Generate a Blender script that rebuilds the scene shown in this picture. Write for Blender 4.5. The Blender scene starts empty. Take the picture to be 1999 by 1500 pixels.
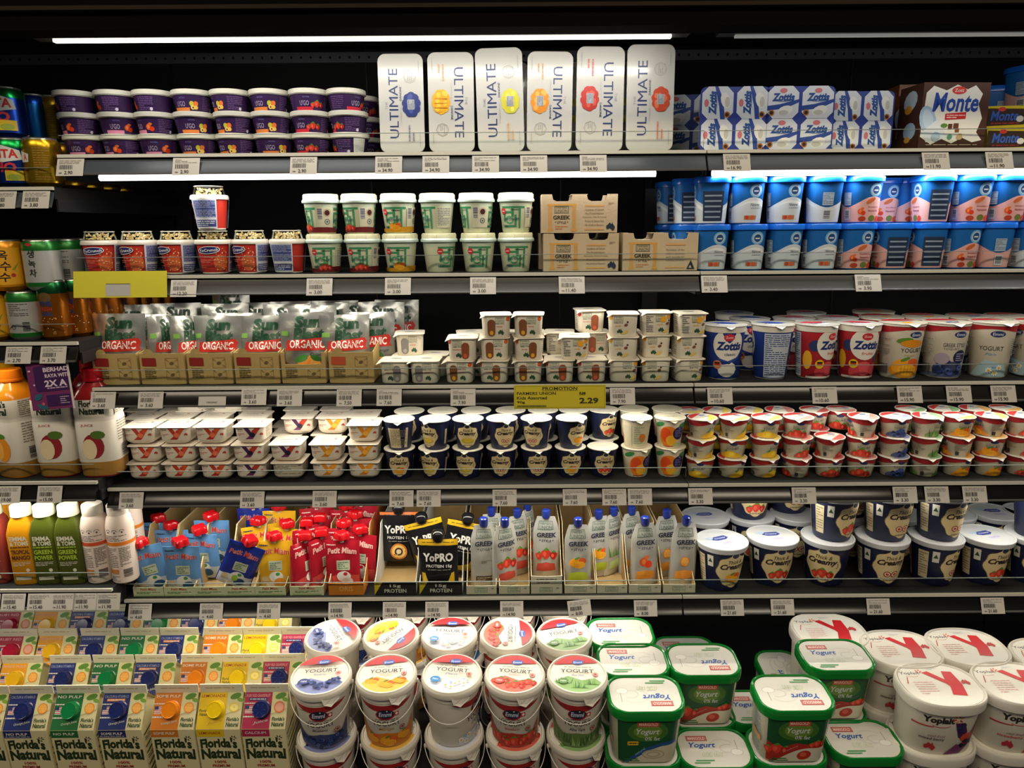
import bpy, bmesh, math, random
from mathutils import Vector, Matrix
from mathutils.geometry import tessellate_polygon
random.seed(7)
C = bpy.context.scene.collection
PI = math.pi
# ------------------------------------------------------------ camera
FPX, PITCH, ROLL, HC = 1400.0, math.radians(12.5), math.radians(.42), 1.5
_c, _s = math.cos(ROLL), math.sin(ROLL)
cam_data = bpy.data.cameras.new('camera'); cam = bpy.data.objects.new('camera', cam_data); C.objects.link(cam)
cam_data.sensor_width = 36; cam_data.lens = FPX / 1999 * 36; cam_data.clip_start = .02
_f = Vector((0, math.cos(PITCH), -math.sin(PITCH))); _u0 = Vector((0, math.sin(PITCH), math.cos(PITCH))); _r0 = Vector((1, 0, 0))
_R = _r0 * _c - _u0 * _s; _U = _r0 * _s + _u0 * _c
cam.matrix_world = Matrix(((_R.x, _U.x, -_f.x, 0), (_R.y, _U.y, -_f.y, 0), (_R.z, _U.z, -_f.z, HC), (0, 0, 0, 1)))
bpy.context.scene.camera = cam
def ray(px, py):
    u = px - 999.5; v = py - 750; a = u * _c - v * _s; b = v * _c + u * _s
    return Vector((a, FPX * math.cos(PITCH) - b * math.sin(PITCH), -FPX * math.sin(PITCH) - b * math.cos(PITCH)))
def P(px, py, Y):
    d = ray(px, py); return d * (Y / d.y) + Vector((0, 0, HC))
# ------------------------------------------------------------ world, exposure, store lamps
sc = bpy.context.scene
sc.view_settings.view_transform = 'Standard'; sc.view_settings.look = 'None'
sc.view_settings.exposure = 0.1; sc.view_settings.gamma = 1.0; sc.view_settings.use_curve_mapping = False
w = bpy.data.worlds.new('world'); sc.world = w; w.use_nodes = True
w.node_tree.nodes['Background'].inputs[0].default_value = (.9, .93, 1, 1); w.node_tree.nodes['Background'].inputs[1].default_value = .055
def area(name, loc, rot, sx, sy, power, col=(1, .93, .8)):
    l = bpy.data.lights.new(name, 'AREA'); l.shape = 'RECTANGLE'; l.size = sx; l.size_y = sy; l.energy = power; l.color = col
    o = bpy.data.objects.new(name, l); C.objects.link(o); o.location = loc; o.rotation_euler = rot; return o
STORE_POWER, TUBE_POWER = 17.5, 2.3
for i, x in enumerate((-1.5, 0, 1.5)):
    area('store_ceiling_lamp', (x, -.45, HC + 1.45), (math.radians(42), 0, 0), 1.2, .30, STORE_POWER, (1, .85, .63))
# ------------------------------------------------------------ materials
_M = {}
def lin(h):
    h = h.lstrip('#'); o = []
    for i in (0, 2, 4):
        c = int(h[i:i+2], 16) / 255; o.append(c / 12.92 if c <= .04045 else ((c + .055) / 1.055) ** 2.4)
    return (*o, 1)
def M(key):
    """key: '#rrggbb' or '#rrggbb:kind' with kind matte / foil / gloss / metal / clear / glow / card"""
    if key in _M: return _M[key]
    h, _, kind = key.partition(':')
    m = bpy.data.materials.new('mat_' + h.lstrip('#') + '_' + (kind or 'plastic')); m.use_nodes = True; nt = m.node_tree
    b = nt.nodes['Principled BSDF']; b.inputs['Base Color'].default_value = lin(h); b.inputs['Roughness'].default_value = .42
    if kind == 'matte': b.inputs['Roughness'].default_value = .8
    elif kind == 'gloss': b.inputs['Roughness'].default_value = .18
    elif kind == 'foil':
        b.inputs['Roughness'].default_value = .3; b.inputs['Metallic'].default_value = .75
        bump_noise(nt, b, 45, .35, .004)
    elif kind == 'satin': b.inputs['Roughness'].default_value = .32; b.inputs['Metallic'].default_value = .45
    elif kind == 'metal': b.inputs['Roughness'].default_value = .28; b.inputs['Metallic'].default_value = .9
    elif kind == 'card':
        b.inputs['Roughness'].default_value = .85; bump_noise(nt, b, 300, .2, .001)
        n = nt.nodes.new('ShaderNodeTexNoise'); n.inputs['Scale'].default_value = 40; n.inputs['Detail'].default_value = 4
        tc = nt.nodes.new('ShaderNodeTexCoord'); nt.links.new(tc.outputs['Object'], n.inputs['Vector'])
        r = nt.nodes.new('ShaderNodeValToRGB'); c = lin(h)
        r.color_ramp.elements[0].color = (c[0]*.82, c[1]*.82, c[2]*.8, 1); r.color_ramp.elements[1].color = (min(1, c[0]*1.1), min(1, c[1]*1.1), min(1, c[2]*1.1), 1)
        nt.links.new(n.outputs['Fac'], r.inputs['Fac']); nt.links.new(r.outputs['Color'], b.inputs['Base Color'])
    elif kind == 'glow':
        b.inputs['Emission Color'].default_value = lin(h); b.inputs['Emission Strength'].default_value = 6
    elif kind == 'dim':
        b.inputs['Emission Color'].default_value = lin(h); b.inputs['Emission Strength'].default_value = .5
    elif kind == 'void': b.inputs['Roughness'].default_value = .9; b.inputs['Specular IOR Level'].default_value = .05
    elif kind == 'dark': b.inputs['Roughness'].default_value = .16; b.inputs['Specular IOR Level'].default_value = .28
    elif kind == 'rail':
        b.inputs['Roughness'].default_value = .3; b.inputs['Specular IOR Level'].default_value = .22
    elif kind == 'clear':
        for n in list(nt.nodes):
            if n.type == 'BSDF_PRINCIPLED': nt.nodes.remove(n)
        out = [n for n in nt.nodes if n.type == 'OUTPUT_MATERIAL'][0]
        t = nt.nodes.new('ShaderNodeBsdfTransparent'); t.inputs['Color'].default_value = lin(h)
        g = nt.nodes.new('ShaderNodeBsdfGlossy'); g.inputs['Roughness'].default_value = .12; g.inputs['Color'].default_value = (.8, .85, .85, 1)
        lw = nt.nodes.new('ShaderNodeLayerWeight'); lw.inputs['Blend'].default_value = .10
        mx = nt.nodes.new('ShaderNodeMixShader'); nt.links.new(lw.outputs['Fresnel'], mx.inputs[0])
        nt.links.new(t.outputs[0], mx.inputs[1]); nt.links.new(g.outputs[0], mx.inputs[2]); nt.links.new(mx.outputs[0], out.inputs['Surface'])
    _M[key] = m; return m
def bump_noise(nt, b, scale, strength, dist):
    n = nt.nodes.new('ShaderNodeTexNoise'); n.inputs['Scale'].default_value = scale; n.inputs['Detail'].default_value = 3
    tc = nt.nodes.new('ShaderNodeTexCoord'); nt.links.new(tc.outputs['Object'], n.inputs['Vector'])
    bp = nt.nodes.new('ShaderNodeBump'); bp.inputs['Strength'].default_value = strength; bp.inputs['Distance'].default_value = dist
    nt.links.new(n.outputs['Fac'], bp.inputs['Height']); nt.links.new(bp.outputs['Normal'], b.inputs['Normal'])
# ------------------------------------------------------------ printed artwork (flat shapes laid on a surface)
_T = {}
def glyphs(s, shear=0, bold=0):
    bold = round(bold*.38, 4); k = (s, shear, bold)
    if k not in _T:
        cu = bpy.data.curves.new('text', 'FONT'); cu.body = s; cu.size = 1; cu.shear = shear; cu.offset = bold; cu.resolution_u = 2; cu.align_x = 'CENTER'
        ob = bpy.data.objects.new('text', cu); me = bpy.data.meshes.new_from_object(ob)
        vs = [(v.co.x, v.co.y) for v in me.vertices]; fs = [tuple(p.vertices) for p in me.polygons]
        bpy.data.objects.remove(ob); bpy.data.curves.remove(cu); bpy.data.meshes.remove(me)
        if vs:
            x0 = min(v[0] for v in vs); x1 = max(v[0] for v in vs); y0 = min(v[1] for v in vs); y1 = max(v[1] for v in vs)
            vs = [((x - (x0 + x1) / 2), (y - (y0 + y1) / 2)) for x, y in vs]; _T[k] = (vs, fs, x1 - x0, y1 - y0)
        else: _T[k] = ([], [], 1, 1)
    return _T[k]
class Art:
    def __init__(s): s.v = []; s.f = []; s.m = []; s.l = 0
    def add(s, vs, fs, col):
        b = len(s.v); s.v += [(x, y, s.l) for x, y in vs]; s.f += [tuple(i + b for i in f) for f in fs]; s.m += [col] * len(fs); s.l += 1; return s
    def rect(s, x0, y0, x1, y1, col): return s.add([(x0, y0), (x1, y0), (x1, y1), (x0, y1)], [(0, 1, 2, 3)], col)
    def poly(s, pts, col):
        t = tessellate_polygon([[Vector((x, y, 0)) for x, y in pts]]); return s.add(pts, t, col)
    def ell(s, x, y, rx, ry, col, n=16, rot=0):
        c, q = math.cos(rot), math.sin(rot)
        pts = [(rx * math.cos(2*PI*i/n), ry * math.sin(2*PI*i/n)) for i in range(n)]
        return s.add([(x + a*c - b*q, y + a*q + b*c) for a, b in pts], [tuple(range(n))], col)
    def ring(s, x, y, rx, ry, t, col, n=20, a0=0, a1=2*PI):
        v = []; 
        for i in range(n + 1):
            a = a0 + (a1 - a0) * i / n; v += [(x + rx*math.cos(a), y + ry*math.sin(a)), (x + (rx-t)*math.cos(a), y + (ry-t)*math.sin(a))]
        return s.add(v, [(2*i, 2*i+1, 2*i+3, 2*i+2) for i in range(n)], col)
    def frame(s, x0, y0, x1, y1, t, col):
        for q in ((x0, y0, x1, y0+t), (x0, y1-t, x1, y1), (x0, y0, x0+t, y1), (x1-t, y0, x1, y1)): s.rect(*q, col); s.l -= 1
        s.l += 1; return s
    def text(s, t, x, y, w, h, col, shear=0, bold=0, rot=0, arc=0):
        vs, fs, gw, gh = glyphs(t, shear, bold); c, q = math.cos(rot), math.sin(rot); o = []
        for a, b in vs:
            a *= w / gw; b *= h / gh
            if arc: b += arc * (1 - (2*a/w)**2)
            o.append((x + a*c - b*q, y + a*q + b*c))
        return s.add(o, fs, col)
    def lines(s, x0, y0, x1, y1, n, col, fill=.45, seed=1):
        r = random.Random(seed); p = (y1 - y0) / n; v = []; f = []
        for i in range(n):
            y = y1 - (i + .5) * p; x = x0
            while x < x1 - (x1-x0)*.06:
                L = (x1 - x0) * r.uniform(.08, .3); e = min(x1, x + L); b = len(v)
                v += [(x, y - p*fill/2), (e, y - p*fill/2), (e, y + p*fill/2), (x, y + p*fill/2)]; f.append((b, b+1, b+2, b+3)); x = e + (x1-x0) * .035
                if r.random() < .06: break
        return s.add(v, f, col)
    def bars(s, x0, y0, x1, y1, col='#202020', n=16, vert=True, seed=3):
        r = random.Random(seed); v = []; f = []; t = 0
        while t < 1:
            wv = r.uniform(.3, 1.3) / n; e = min(1, t + wv); b = len(v)
            if vert: X = [x0 + (x1-x0)*t, x0 + (x1-x0)*e]; v += [(X[0], y0), (X[1], y0), (X[1], y1), (X[0], y1)]
            else: Y = [y0 + (y1-y0)*t, y0 + (y1-y0)*e]; v += [(x0, Y[0]), (x1, Y[0]), (x1, Y[1]), (x0, Y[1])]
            f.append((b, b+1, b+2, b+3)); t = e + r.uniform(.3, .9) / n
        return s.add(v, f, col)
    def seg(s, R, ang, d, col, n=14, cx=0, cy=0):
        """part of a disc of radius R beyond a chord at distance d in direction ang"""
        h = math.acos(max(-1, min(1, d / R)))
        return s.poly([(cx + R*math.cos(ang - h + 2*h*i/n), cy + R*math.sin(ang - h + 2*h*i/n)) for i in range(n + 1)], col)
    def rrect(s, x0, y0, x1, y1, r, col, k=4):
        p = []
        for cx, cy, a in ((x1-r, y1-r, 0), (x0+r, y1-r, PI/2), (x0+r, y0+r, PI), (x1-r, y0+r, 1.5*PI)):
            p += [(cx + r*math.cos(a + PI/2*i/k), cy + r*math.sin(a + PI/2*i/k)) for i in range(k + 1)]
        return s.add(p, [tuple(range(len(p)))], col)
    def turned(s, ang, cx=0, cy=0, k=1, dx=0, dy=0):
        o = Art(); c, q = math.cos(ang) * k, math.sin(ang) * k
        o.v = [(cx + dx + (x-cx)*c - (y-cy)*q, cy + dy + (x-cx)*q + (y-cy)*c, l) for x, y, l in s.v]; o.f = s.f[:]; o.m = s.m[:]; o.l = s.l; return o
    def merge(s, o):
        b = len(s.v); s.v += [(x, y, l + s.l) for x, y, l in o.v]; s.f += [tuple(i + b for i in f) for f in o.f]; s.m += o.m; s.l += o.l; return s
AUS = [(-.5,-.1),(-.48,.12),(-.3,.2),(-.2,.36),(-.05,.44),(.0,.3),(.12,.26),(.18,.5),(.3,.2),(.46,.02),(.5,-.15),(.36,-.42),(.2,-.46),(.05,-.25),(-.1,-.18),(-.28,-.3),(-.44,-.28)]
def aus(a, x, y, s, col): return a.poly([(x + p*s, y + q*s) for p, q in AUS], col)
def fruit(a, x, y, s, kind, seed=1):
    r = random.Random(seed)
    if kind == 'straw':
        for dx, dy, k in ((0, 0, 1), (.75, -.15, .8), (-.7, -.2, .75)):
            X, Yy, S = x + dx*s, y + dy*s, s*k
            a.poly([(X-.5*S, Yy+.25*S), (X-.42*S, Yy-.1*S), (X-.15*S, Yy-.48*S), (X+.12*S, Yy-.5*S), (X+.42*S, Yy-.1*S), (X+.5*S, Yy+.22*S), (X+.25*S, Yy+.45*S), (X-.25*S, Yy+.45*S)], ('#c8281c', '#d83a2a', '#b01e18')[int(k*10) % 3])
            a.ell(X-.12*S, Yy, .18*S, .25*S, '#e8604a', 10)
            a.poly([(X-.3*S, Yy+.42*S), (X-.1*S, Yy+.34*S), (X, Yy+.5*S), (X+.12*S, Yy+.34*S), (X+.32*S, Yy+.45*S), (X+.05*S, Yy+.68*S)], '#4c8a2c')
    elif kind == 'mango':
        a.ell(x-.35*s, y+.1*s, .55*s, .42*s, '#f0a020', 14, .4); a.ell(x+.45*s, y+.25*s, .4*s, .3*s, '#e0602a', 14, -.3)
        a.ell(x+.1*s, y-.15*s, .62*s, .36*s, '#f6b428', 14)
        for i in range(-2, 3):
            a.rect(x+.1*s+i*.2*s-.015*s, y-.42*s, x+.1*s+i*.2*s+.015*s, y+.12*s, '#d8861a')
        for i in (-.28, -.1): a.rect(x-.4*s, y+i*s, x+.6*s, y+i*s+.03*s, '#d8861a')
        a.ell(x-.1*s, y+.52*s, .3*s, .1*s, '#5a8a30', 8, .4)
    elif kind == 'blue':
        for i in range(16):
            X, Yy = x + r.uniform(-.9, .9)*s, y + r.uniform(-.4, .4)*s; a.ell(X, Yy, .2*s, .2*s, r.choice(['#2a3a78', '#394e94', '#202c5c', '#5064a8']), 10); a.ell(X, Yy+.03*s, .07*s, .06*s, '#141c40', 6)
    elif kind == 'pine':
        a.ell(x, y-.05*s, .6*s, .4*s, '#f0c020', 14); a.ell(x+.1*s, y, .3*s, .22*s, '#f8dc50', 10)
        for i in range(4): a.poly([(x-.5*s, y+.2*s), (x-(.9-.2*i)*s, y+(.3+.15*i)*s), (x-.35*s, y+.3*s)], '#5a8a30')
    elif kind == 'fig':
        for dx, k in ((-.35, 1), (.4, 1.05)):
            a.ell(x+dx*s, y, .38*s*k, .32*s*k, '#8a3226', 14, dx); a.ell(x+dx*s, y, .29*s*k, .23*s*k, '#f0d8c0', 14, dx); a.ell(x+dx*s, y, .19*s*k, .14*s*k, '#c0503a', 10, dx)
    elif kind == 'apricot':
        a.ell(x-.3*s, y+.15*s, .35*s, .38*s, '#c8c43c', 12); a.ell(x+.3*s, y+.15*s, .38*s, .38*s, '#ee7a34', 12)
        a.ell(x+.3*s, y-.4*s, .35*s, .3*s, '#f0c050', 12); a.ell(x-.15*s, y-.4*s, .34*s, .32*s, '#f4d070', 12); a.ell(x-.12*s, y-.42*s, .14*s, .15*s, '#6a3a1c', 8)
    elif kind == 'peach':
        a.ell(x-.2*s, y, .42*s, .45*s, '#e2581e', 12); a.ell(x+.3*s, y-.25*s, .4*s, .36*s, '#d83c14', 12); a.ell(x-.2*s, y+.05*s, .2*s, .28*s, '#f08a50', 10); a.ell(x+.1*s, y+.45*s, .3*s, .2*s, '#e87030', 10)
    elif kind == 'aloe':
        for i in range(9):
            X = x + (-.8 + .2*i)*s; a.poly([(X-.1*s, y-.5*s), (X+.1*s, y-.5*s), (X + r.uniform(-.3, .3)*s, y + r.uniform(.2, .8)*s)], r.choice(['#4a7a34', '#6a9a48', '#2e5c26', '#88b060']))
    elif kind == 'daisy':
        for dx, dy in ((-.5, -.2), (.45, .1), (.1, -.45)):
            for j in range(7): a.ell(x+dx*s+.2*s*math.cos(j*.9), y+dy*s+.2*s*math.sin(j*.9), .13*s, .07*s, '#fbfbf6', 8, j*.9)
            a.ell(x+dx*s, y+dy*s, .13*s, .13*s, '#e8b020', 10)
        a.ell(x, y+.25*s, .2*s, .14*s, '#9cb4e0', 10)
    elif kind == 'orange':
        a.ell(x, y, .5*s, .5*s, '#e8851c', 16); a.ell(x, y, .42*s, .42*s, '#f6b04a', 16)
        for j in range(6): a.rect(x-.02*s, y-.02*s, x+.38*s, y+.01*s, '#f8d8a0') if j == 0 else a.poly([(x, y), (x+.4*s*math.cos(j), y+.4*s*math.sin(j)), (x+.38*s*math.cos(j+.1), y+.38*s*math.sin(j+.1))], '#f8d8a0')
    elif kind == 'lemon':
        a.ell(x, y, .5*s, .42*s, '#f0cc20', 16); a.ell(x, y, .4*s, .33*s, '#f8ea90', 14); a.ell(x, y, .1*s, .08*s, '#f0d040', 8)
    return a
# ------------------------------------------------------------ mesh building
class MB:
    def __init__(s): s.v = []; s.f = []; s.m = []; s.sm = []; s.cols = []
    def add(s, vs, fs, col, smooth=False):
        b = len(s.v); s.v += [tuple(v) for v in vs]; s.f += [tuple(i + b for i in f) for f in fs]
        for j in range(len(fs)):
            c = col if isinstance(col, str) else col[j]
            if c not in s.cols: s.cols.append(c)
            s.m.append(s.cols.index(c)); s.sm.append(smooth)
        return s
    def box(s, x0, y0, z0, x1, y1, z1, col):
        v = [(x0,y0,z0),(x1,y0,z0),(x1,y1,z0),(x0,y1,z0),(x0,y0,z1),(x1,y0,z1),(x1,y1,z1),(x0,y1,z1)]
        return s.add(v, [(3,2,1,0),(4,5,6,7),(0,1,5,4),(1,2,6,5),(2,3,7,6),(3,0,4,7)], col)
    def loft(s, prof, secs, col, caps=(True, True), smooth=True):
        n = len(prof); v = []
        for q in secs:
            z, sx = q[0], q[1]; sy = q[2] if len(q) > 2 else sx
            v += [(x*sx, y*sy, z) for x, y in prof]
        f = []; cl = []
        for k in range(len(secs) - 1):
            for i in range(n):
                j = (i + 1) % n; f.append((k*n+i, k*n+j, (k+1)*n+j, (k+1)*n+i)); cl.append(col if isinstance(col, str) else col[k])
        s.add(v, f, cl, smooth)
        if caps[0]: s.add(v[:n][::-1], [tuple(range(n))], cl[0])
        if caps[1]: s.add(v[-n:], [tuple(range(n))], cl[-1])
        return s
    def tube(s, pts, r, col, n=6, closed=False):
        v = []; f = []; pts = [Vector(p) for p in pts]; m = len(pts)
        for i, p in enumerate(pts):
            t = (pts[(i+1) % m if closed else min(i+1, m-1)] - pts[(i-1) % m if closed else max(i-1, 0)]).normalized()
            a = t.orthogonal().normalized() if i == 0 else (pa - t * pa.dot(t)).normalized()
            pa = a; b = t.cross(a); v += [p + r * (a*math.cos(2*PI*k/n) + b*math.sin(2*PI*k/n)) for k in range(n)]
        for i in range(m if closed else m - 1):
            for k in range(n): j = (i+1) % m; f.append((i*n+k, i*n+(k+1) % n, j*n+(k+1) % n, j*n+k))
        s.add(v, f, col, True)
        if not closed: s.add(v[:n][::-1], [tuple(range(n))], col); s.add(v[-n:], [tuple(range(n))], col)
        return s
    def art(s, art, fn, uc=(), vc=(), off=.0004, step=.00006):
        bm = bmesh.new(); vs = [bm.verts.new(v) for v in art.v]; mi = sorted(set(art.m)); 
        for f, m in zip(art.f, art.m):
            try: q = bm.faces.new([vs[i] for i in f]); q.material_index = mi.index(m)
            except ValueError: pass
        if art.v:
            u0 = min(v[0] for v in art.v); u1 = max(v[0] for v in art.v); v0 = min(v[1] for v in art.v); v1 = max(v[1] for v in art.v)
            for u in uc:
                if u0 < u < u1: bmesh.ops.bisect_plane(bm, geom=bm.verts[:] + bm.edges[:] + bm.faces[:], plane_co=(u, 0, 0), plane_no=(1, 0, 0), dist=1e-6)
            for u in vc:
                if v0 < u < v1: bmesh.ops.bisect_plane(bm, geom=bm.verts[:] + bm.edges[:] + bm.faces[:], plane_co=(0, u, 0), plane_no=(0, 1, 0), dist=1e-6)
        bm.verts.index_update()
        V = [fn(v.co.x, v.co.y, off + v.co.z * step) for v in bm.verts]; F = [tuple(v.index for v in f.verts) for f in bm.faces]; K = [mi[f.material_index] for f in bm.faces]
        bm.free(); return s.add(V, F, K, True)
    def xf(s, m):
        s.v = [tuple(m @ Vector(v)) for v in s.v]; return s
    def join(s, o):
        return s.add(o.v, o.f, [o.cols[i] for i in o.m], True) if o.f else s
    def mesh(s, name):
        me = bpy.data.meshes.new(name); me.from_pydata(s.v, [], s.f)
        for c in s.cols: me.materials.append(M(c))
        me.polygons.foreach_set('material_index', s.m); me.polygons.foreach_set('use_smooth', s.sm)
        me.set_sharp_from_angle(angle=math.radians(38)); me.update(); return me
def circ(R, n=36): return [(R*math.sin(2*PI*i/n), -R*math.cos(2*PI*i/n)) for i in range(n)]
def rr(w, d, r, k=5):
    p = [(0, -d/2)]
    for cx, cy, a in ((w/2-r, -d/2+r, -PI/2), (w/2-r, d/2-r, 0), (-w/2+r, d/2-r, PI/2), (-w/2+r, -d/2+r, PI)):
        p += [(cx + r*math.cos(a + PI/2*i/k), cy + r*math.sin(a + PI/2*i/k)) for i in range(k + 1)]
    return p
def sup(w, d, e=2.6, n=40):
    o = []
    for i in range(n):
        a = -PI/2 + 2*PI*i/n; c, q = math.cos(a), math.sin(a)
        o.append((w/2*math.copysign(abs(c)**(2/e), c), d/2*math.copysign(abs(q)**(2/e), q)))
    return o
class Surf:
    """maps (u along the perimeter from the front centre, height v) onto a lofted body"""
    def __init__(s, prof, secs, us=None):
        s.p = [Vector((x, y)) for x, y in prof]; s.secs = secs; n = len(prof); s.us = us or secs[len(secs)//2][1]
        s.cum = [0]
        for i in range(n): s.cum.append(s.cum[-1] + (s.p[(i+1) % n] - s.p[i]).length)
        s.L = s.cum[-1]; s.n = n
        s.nr = []
        for i in range(n):
            t = s.p[(i+1) % n] - s.p[i-1]; s.nr.append(Vector((t.y, -t.x)).normalized())
        s.uc = sorted([c*s.us for c in s.cum] + [(c - s.L)*s.us for c in s.cum]); s.vc = [q[0] for q in secs]
    def __call__(s, u, v, o):
        q = (u / s.us) % s.L; lo = 0; hi = s.n
        while hi - lo > 1:
            mid = (lo + hi)//2
            if s.cum[mid] <= q + 1e-9: lo = mid
            else: hi = mid
        t = (q - s.cum[lo]) / max(1e-9, s.cum[lo+1] - s.cum[lo]); j = (lo + 1) % s.n
        p = s.p[lo].lerp(s.p[j], t); nn = s.nr[lo].lerp(s.nr[j], t)
        a = s.secs[0]; b = s.secs[-1]
        for k in range(len(s.secs) - 1):
            if s.secs[k][0] <= v <= s.secs[k+1][0]: a, b = s.secs[k], s.secs[k+1]; break
        g = max(0, min(1, (v - a[0]) / max(1e-9, b[0] - a[0]))); sx = a[1] + (b[1]-a[1])*g
        ay = a[2] if len(a) > 2 else a[1]; by = b[2] if len(b) > 2 else b[1]; sy = ay + (by-ay)*g
        return (p.x*sx + nn.x*o, p.y*sy + nn.y*o, v)
# ------------------------------------------------------------ things and parts
def node(name, mb, kids=(), label=None, mesh=None): return (name, mb.mesh(name) if mb else mesh, label, list(kids))
def hang(tree, parent):
    for name, me, label, kids in tree:
        o = bpy.data.objects.new(name, me); C.objects.link(o); o.parent = parent
        if label: o['label'] = label
        hang(kids, o)
_K = {}
def place(kind, name, label, cat, loc, group=None, rz=0, rx=0, ry=0, pre=0, scale=None, fn=None, args=()):
    """kind: cached proto. rotation = Rx(rx) Ry(ry) Rz(rz)"""
    key = (kind, args)
    if key not in _K: _K[key] = (fn or globals()['k_' + kind])(*args)
    tree = _K[key]
    mt = Matrix.Translation(loc) @ Matrix.Rotation(rx, 4, 'X') @ Matrix.Rotation(ry, 4, 'Y') @ Matrix.Rotation(rz, 4, 'Z')
    if scale: mt = mt @ Matrix.Diagonal((*scale, 1))
    if len(tree) == 1 and not tree[0][3]: r = bpy.data.objects.new(name, tree[0][1]); C.objects.link(r)
    else: r = bpy.data.objects.new(name, None); r.empty_display_size = .02; C.objects.link(r); hang(tree, r)
    r.matrix_world = mt; r['label'] = label; r['category'] = cat
    if group: r['group'] = group
    return r
def struct(name, mb):
    o = bpy.data.objects.new(name, mb.mesh(name)); C.objects.link(o); o['kind'] = 'structure'; return o
def one(name, mb, label, cat, loc=(0, 0, 0), group=None, rz=0, rx=0, ry=0):
    r = bpy.data.objects.new(name, mb.mesh(name)); C.objects.link(r)
    r.matrix_world = Matrix.Translation(loc) @ Matrix.Rotation(rx, 4, 'X') @ Matrix.Rotation(ry, 4, 'Y') @ Matrix.Rotation(rz, 4, 'Z')
    r['label'] = label; r['category'] = cat
    if group: r['group'] = group
    return r
ORD = ['first', 'second', 'third', 'fourth', 'fifth', 'sixth', 'seventh', 'eighth', 'ninth', 'tenth', 'eleventh', 'twelfth', 'thirteenth', 'fourteenth', 'fifteenth', 'sixteenth']
WHITE, CREAM, INK = '#e8e5dc', '#e6dfc8', '#1c1a1c'
def XX(px, Y, z):
    """world x of the point seen in column px that lies at depth Y and height z"""
    zr = z - HC; zc = Y*math.cos(PITCH) - zr*math.sin(PITCH); b = -FPX*(Y*math.sin(PITCH) + zr*math.cos(PITCH))/zc
    u = px - 999.5; v = (b - u*_s)/_c; return (u*_c - v*_s)*zc/FPX
# ------------------------------------------------------------ the refrigerated case
BLACK, DARK = '#08080a:matte', '#17171a'
m = MB(); m.box(-2.0, 1.93, .1, 2.3, 1.97, HC+.62, BLACK)
for zc_, x0, x1 in ((HC+.412, -1.9, 2.2), (HC-.202, -1.9, 2.2)):
    if zc_ > HC: m.box(x0, 1.925, zc_-.012, x1, 1.93, zc_+.012, '#5c5c62')
    n = int((x1-x0)/.0242); a = Art()
    for i in range(n): a.ell(x0 + .0242*i, zc_, .003, .0034, '#000000:matte', 8); a.l = 0
    yb = 1.925 if zc_ > HC else 1.93
    m.art(a, lambda u, v, o: (u, yb-o, v))
for x in (-.85, -.36, .13, .366, .86, 1.4): m.box(x-.0015, 1.927, .3, x+.0015, 1.93, HC+.5, '#000000')
for x in (-.845, .366): m.box(x-.02, 1.905, .25, x+.02, 1.93, HC+.3, '#121214')
struct('wall_back', m)
m = MB(); m.box(-2.0, 1.22, HC+.47, 2.3, 1.97, HC+.50, '#060606:void'); m.box(-2.0, 1.24, HC+.309, 2.3, 1.29, HC+.62, '#060606:void')
m.box(-2.0, 1.23, HC+.336, 2.3, 1.24, HC+.342, '#2a221c:void'); m.box(-2.0, 1.228, HC+.37, 2.3, 1.24, HC+.373, '#1c1a18:void')
m.box(-2.0, 1.29, HC+.335, 2.3, 1.47, HC+.35, '#060606:void'); struct('ceiling', m)
m = MB(); m.box(-2.05, 1.20, 0, -2.0, 1.97, HC+.62, BLACK); struct('wall_left', m)
m = MB(); m.box(2.3, 1.20, 0, 2.35, 1.97, HC+.62, BLACK); struct('wall_right', m)
m = MB(); m.box(-3, -2.5, -.03, 3, 2.0, 0, '#6a6660'); struct('floor', m)
TUBES = []
def lamp(x0, x1, Y, z, power, col=(1, .97, .9), lab=None, glow='#fffdf4:glow'):
    o = area('shelf_tube_light', ((x0+x1)/2, Y, z-.008), (math.radians(-4), 0, 0), x1-x0, .012, power, col)
for (x0, x1, pw, lab, gl) in ((-.7805, .277, 1.15, 'long bright white strip lamp under the canopy at top left', '#fffdf0:glow'), (.387, 1.6, .5, 'dim strip lamp under the canopy at top right', '#9a9a94:dim')):
    m = MB(); m.box(x0, 1.325, HC+.3115, x1, 1.335, HC+.3155, gl); h = MB(); h.box(x0-.03, 1.317, HC+.3155, x1+.03, 1.343, HC+.322, '#202020')
    tr = [node('lamp_housing', h), node('light_tube', m)]; r = bpy.data.objects.new('strip_lamp', None); C.objects.link(r); hang(tr, r); r['label'] = lab; r['category'] = 'lamp'
    area('canopy_strip_light', ((x0+x1)/2, 1.333, HC+.307), (math.radians(32), 0, 0), x1-x0, .012, pw, (1, .96, .88))
LV = [(1.40, HC+.134), (1.405, HC-.0908), (1.41, HC-.3147), (1.415, HC-.5307), (1.42, HC-.7890)]
LL = [(1.385, HC+.0756), (1.385, HC-.2169), (1.385, HC-.504), (1.385, HC-.7437)]
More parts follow.
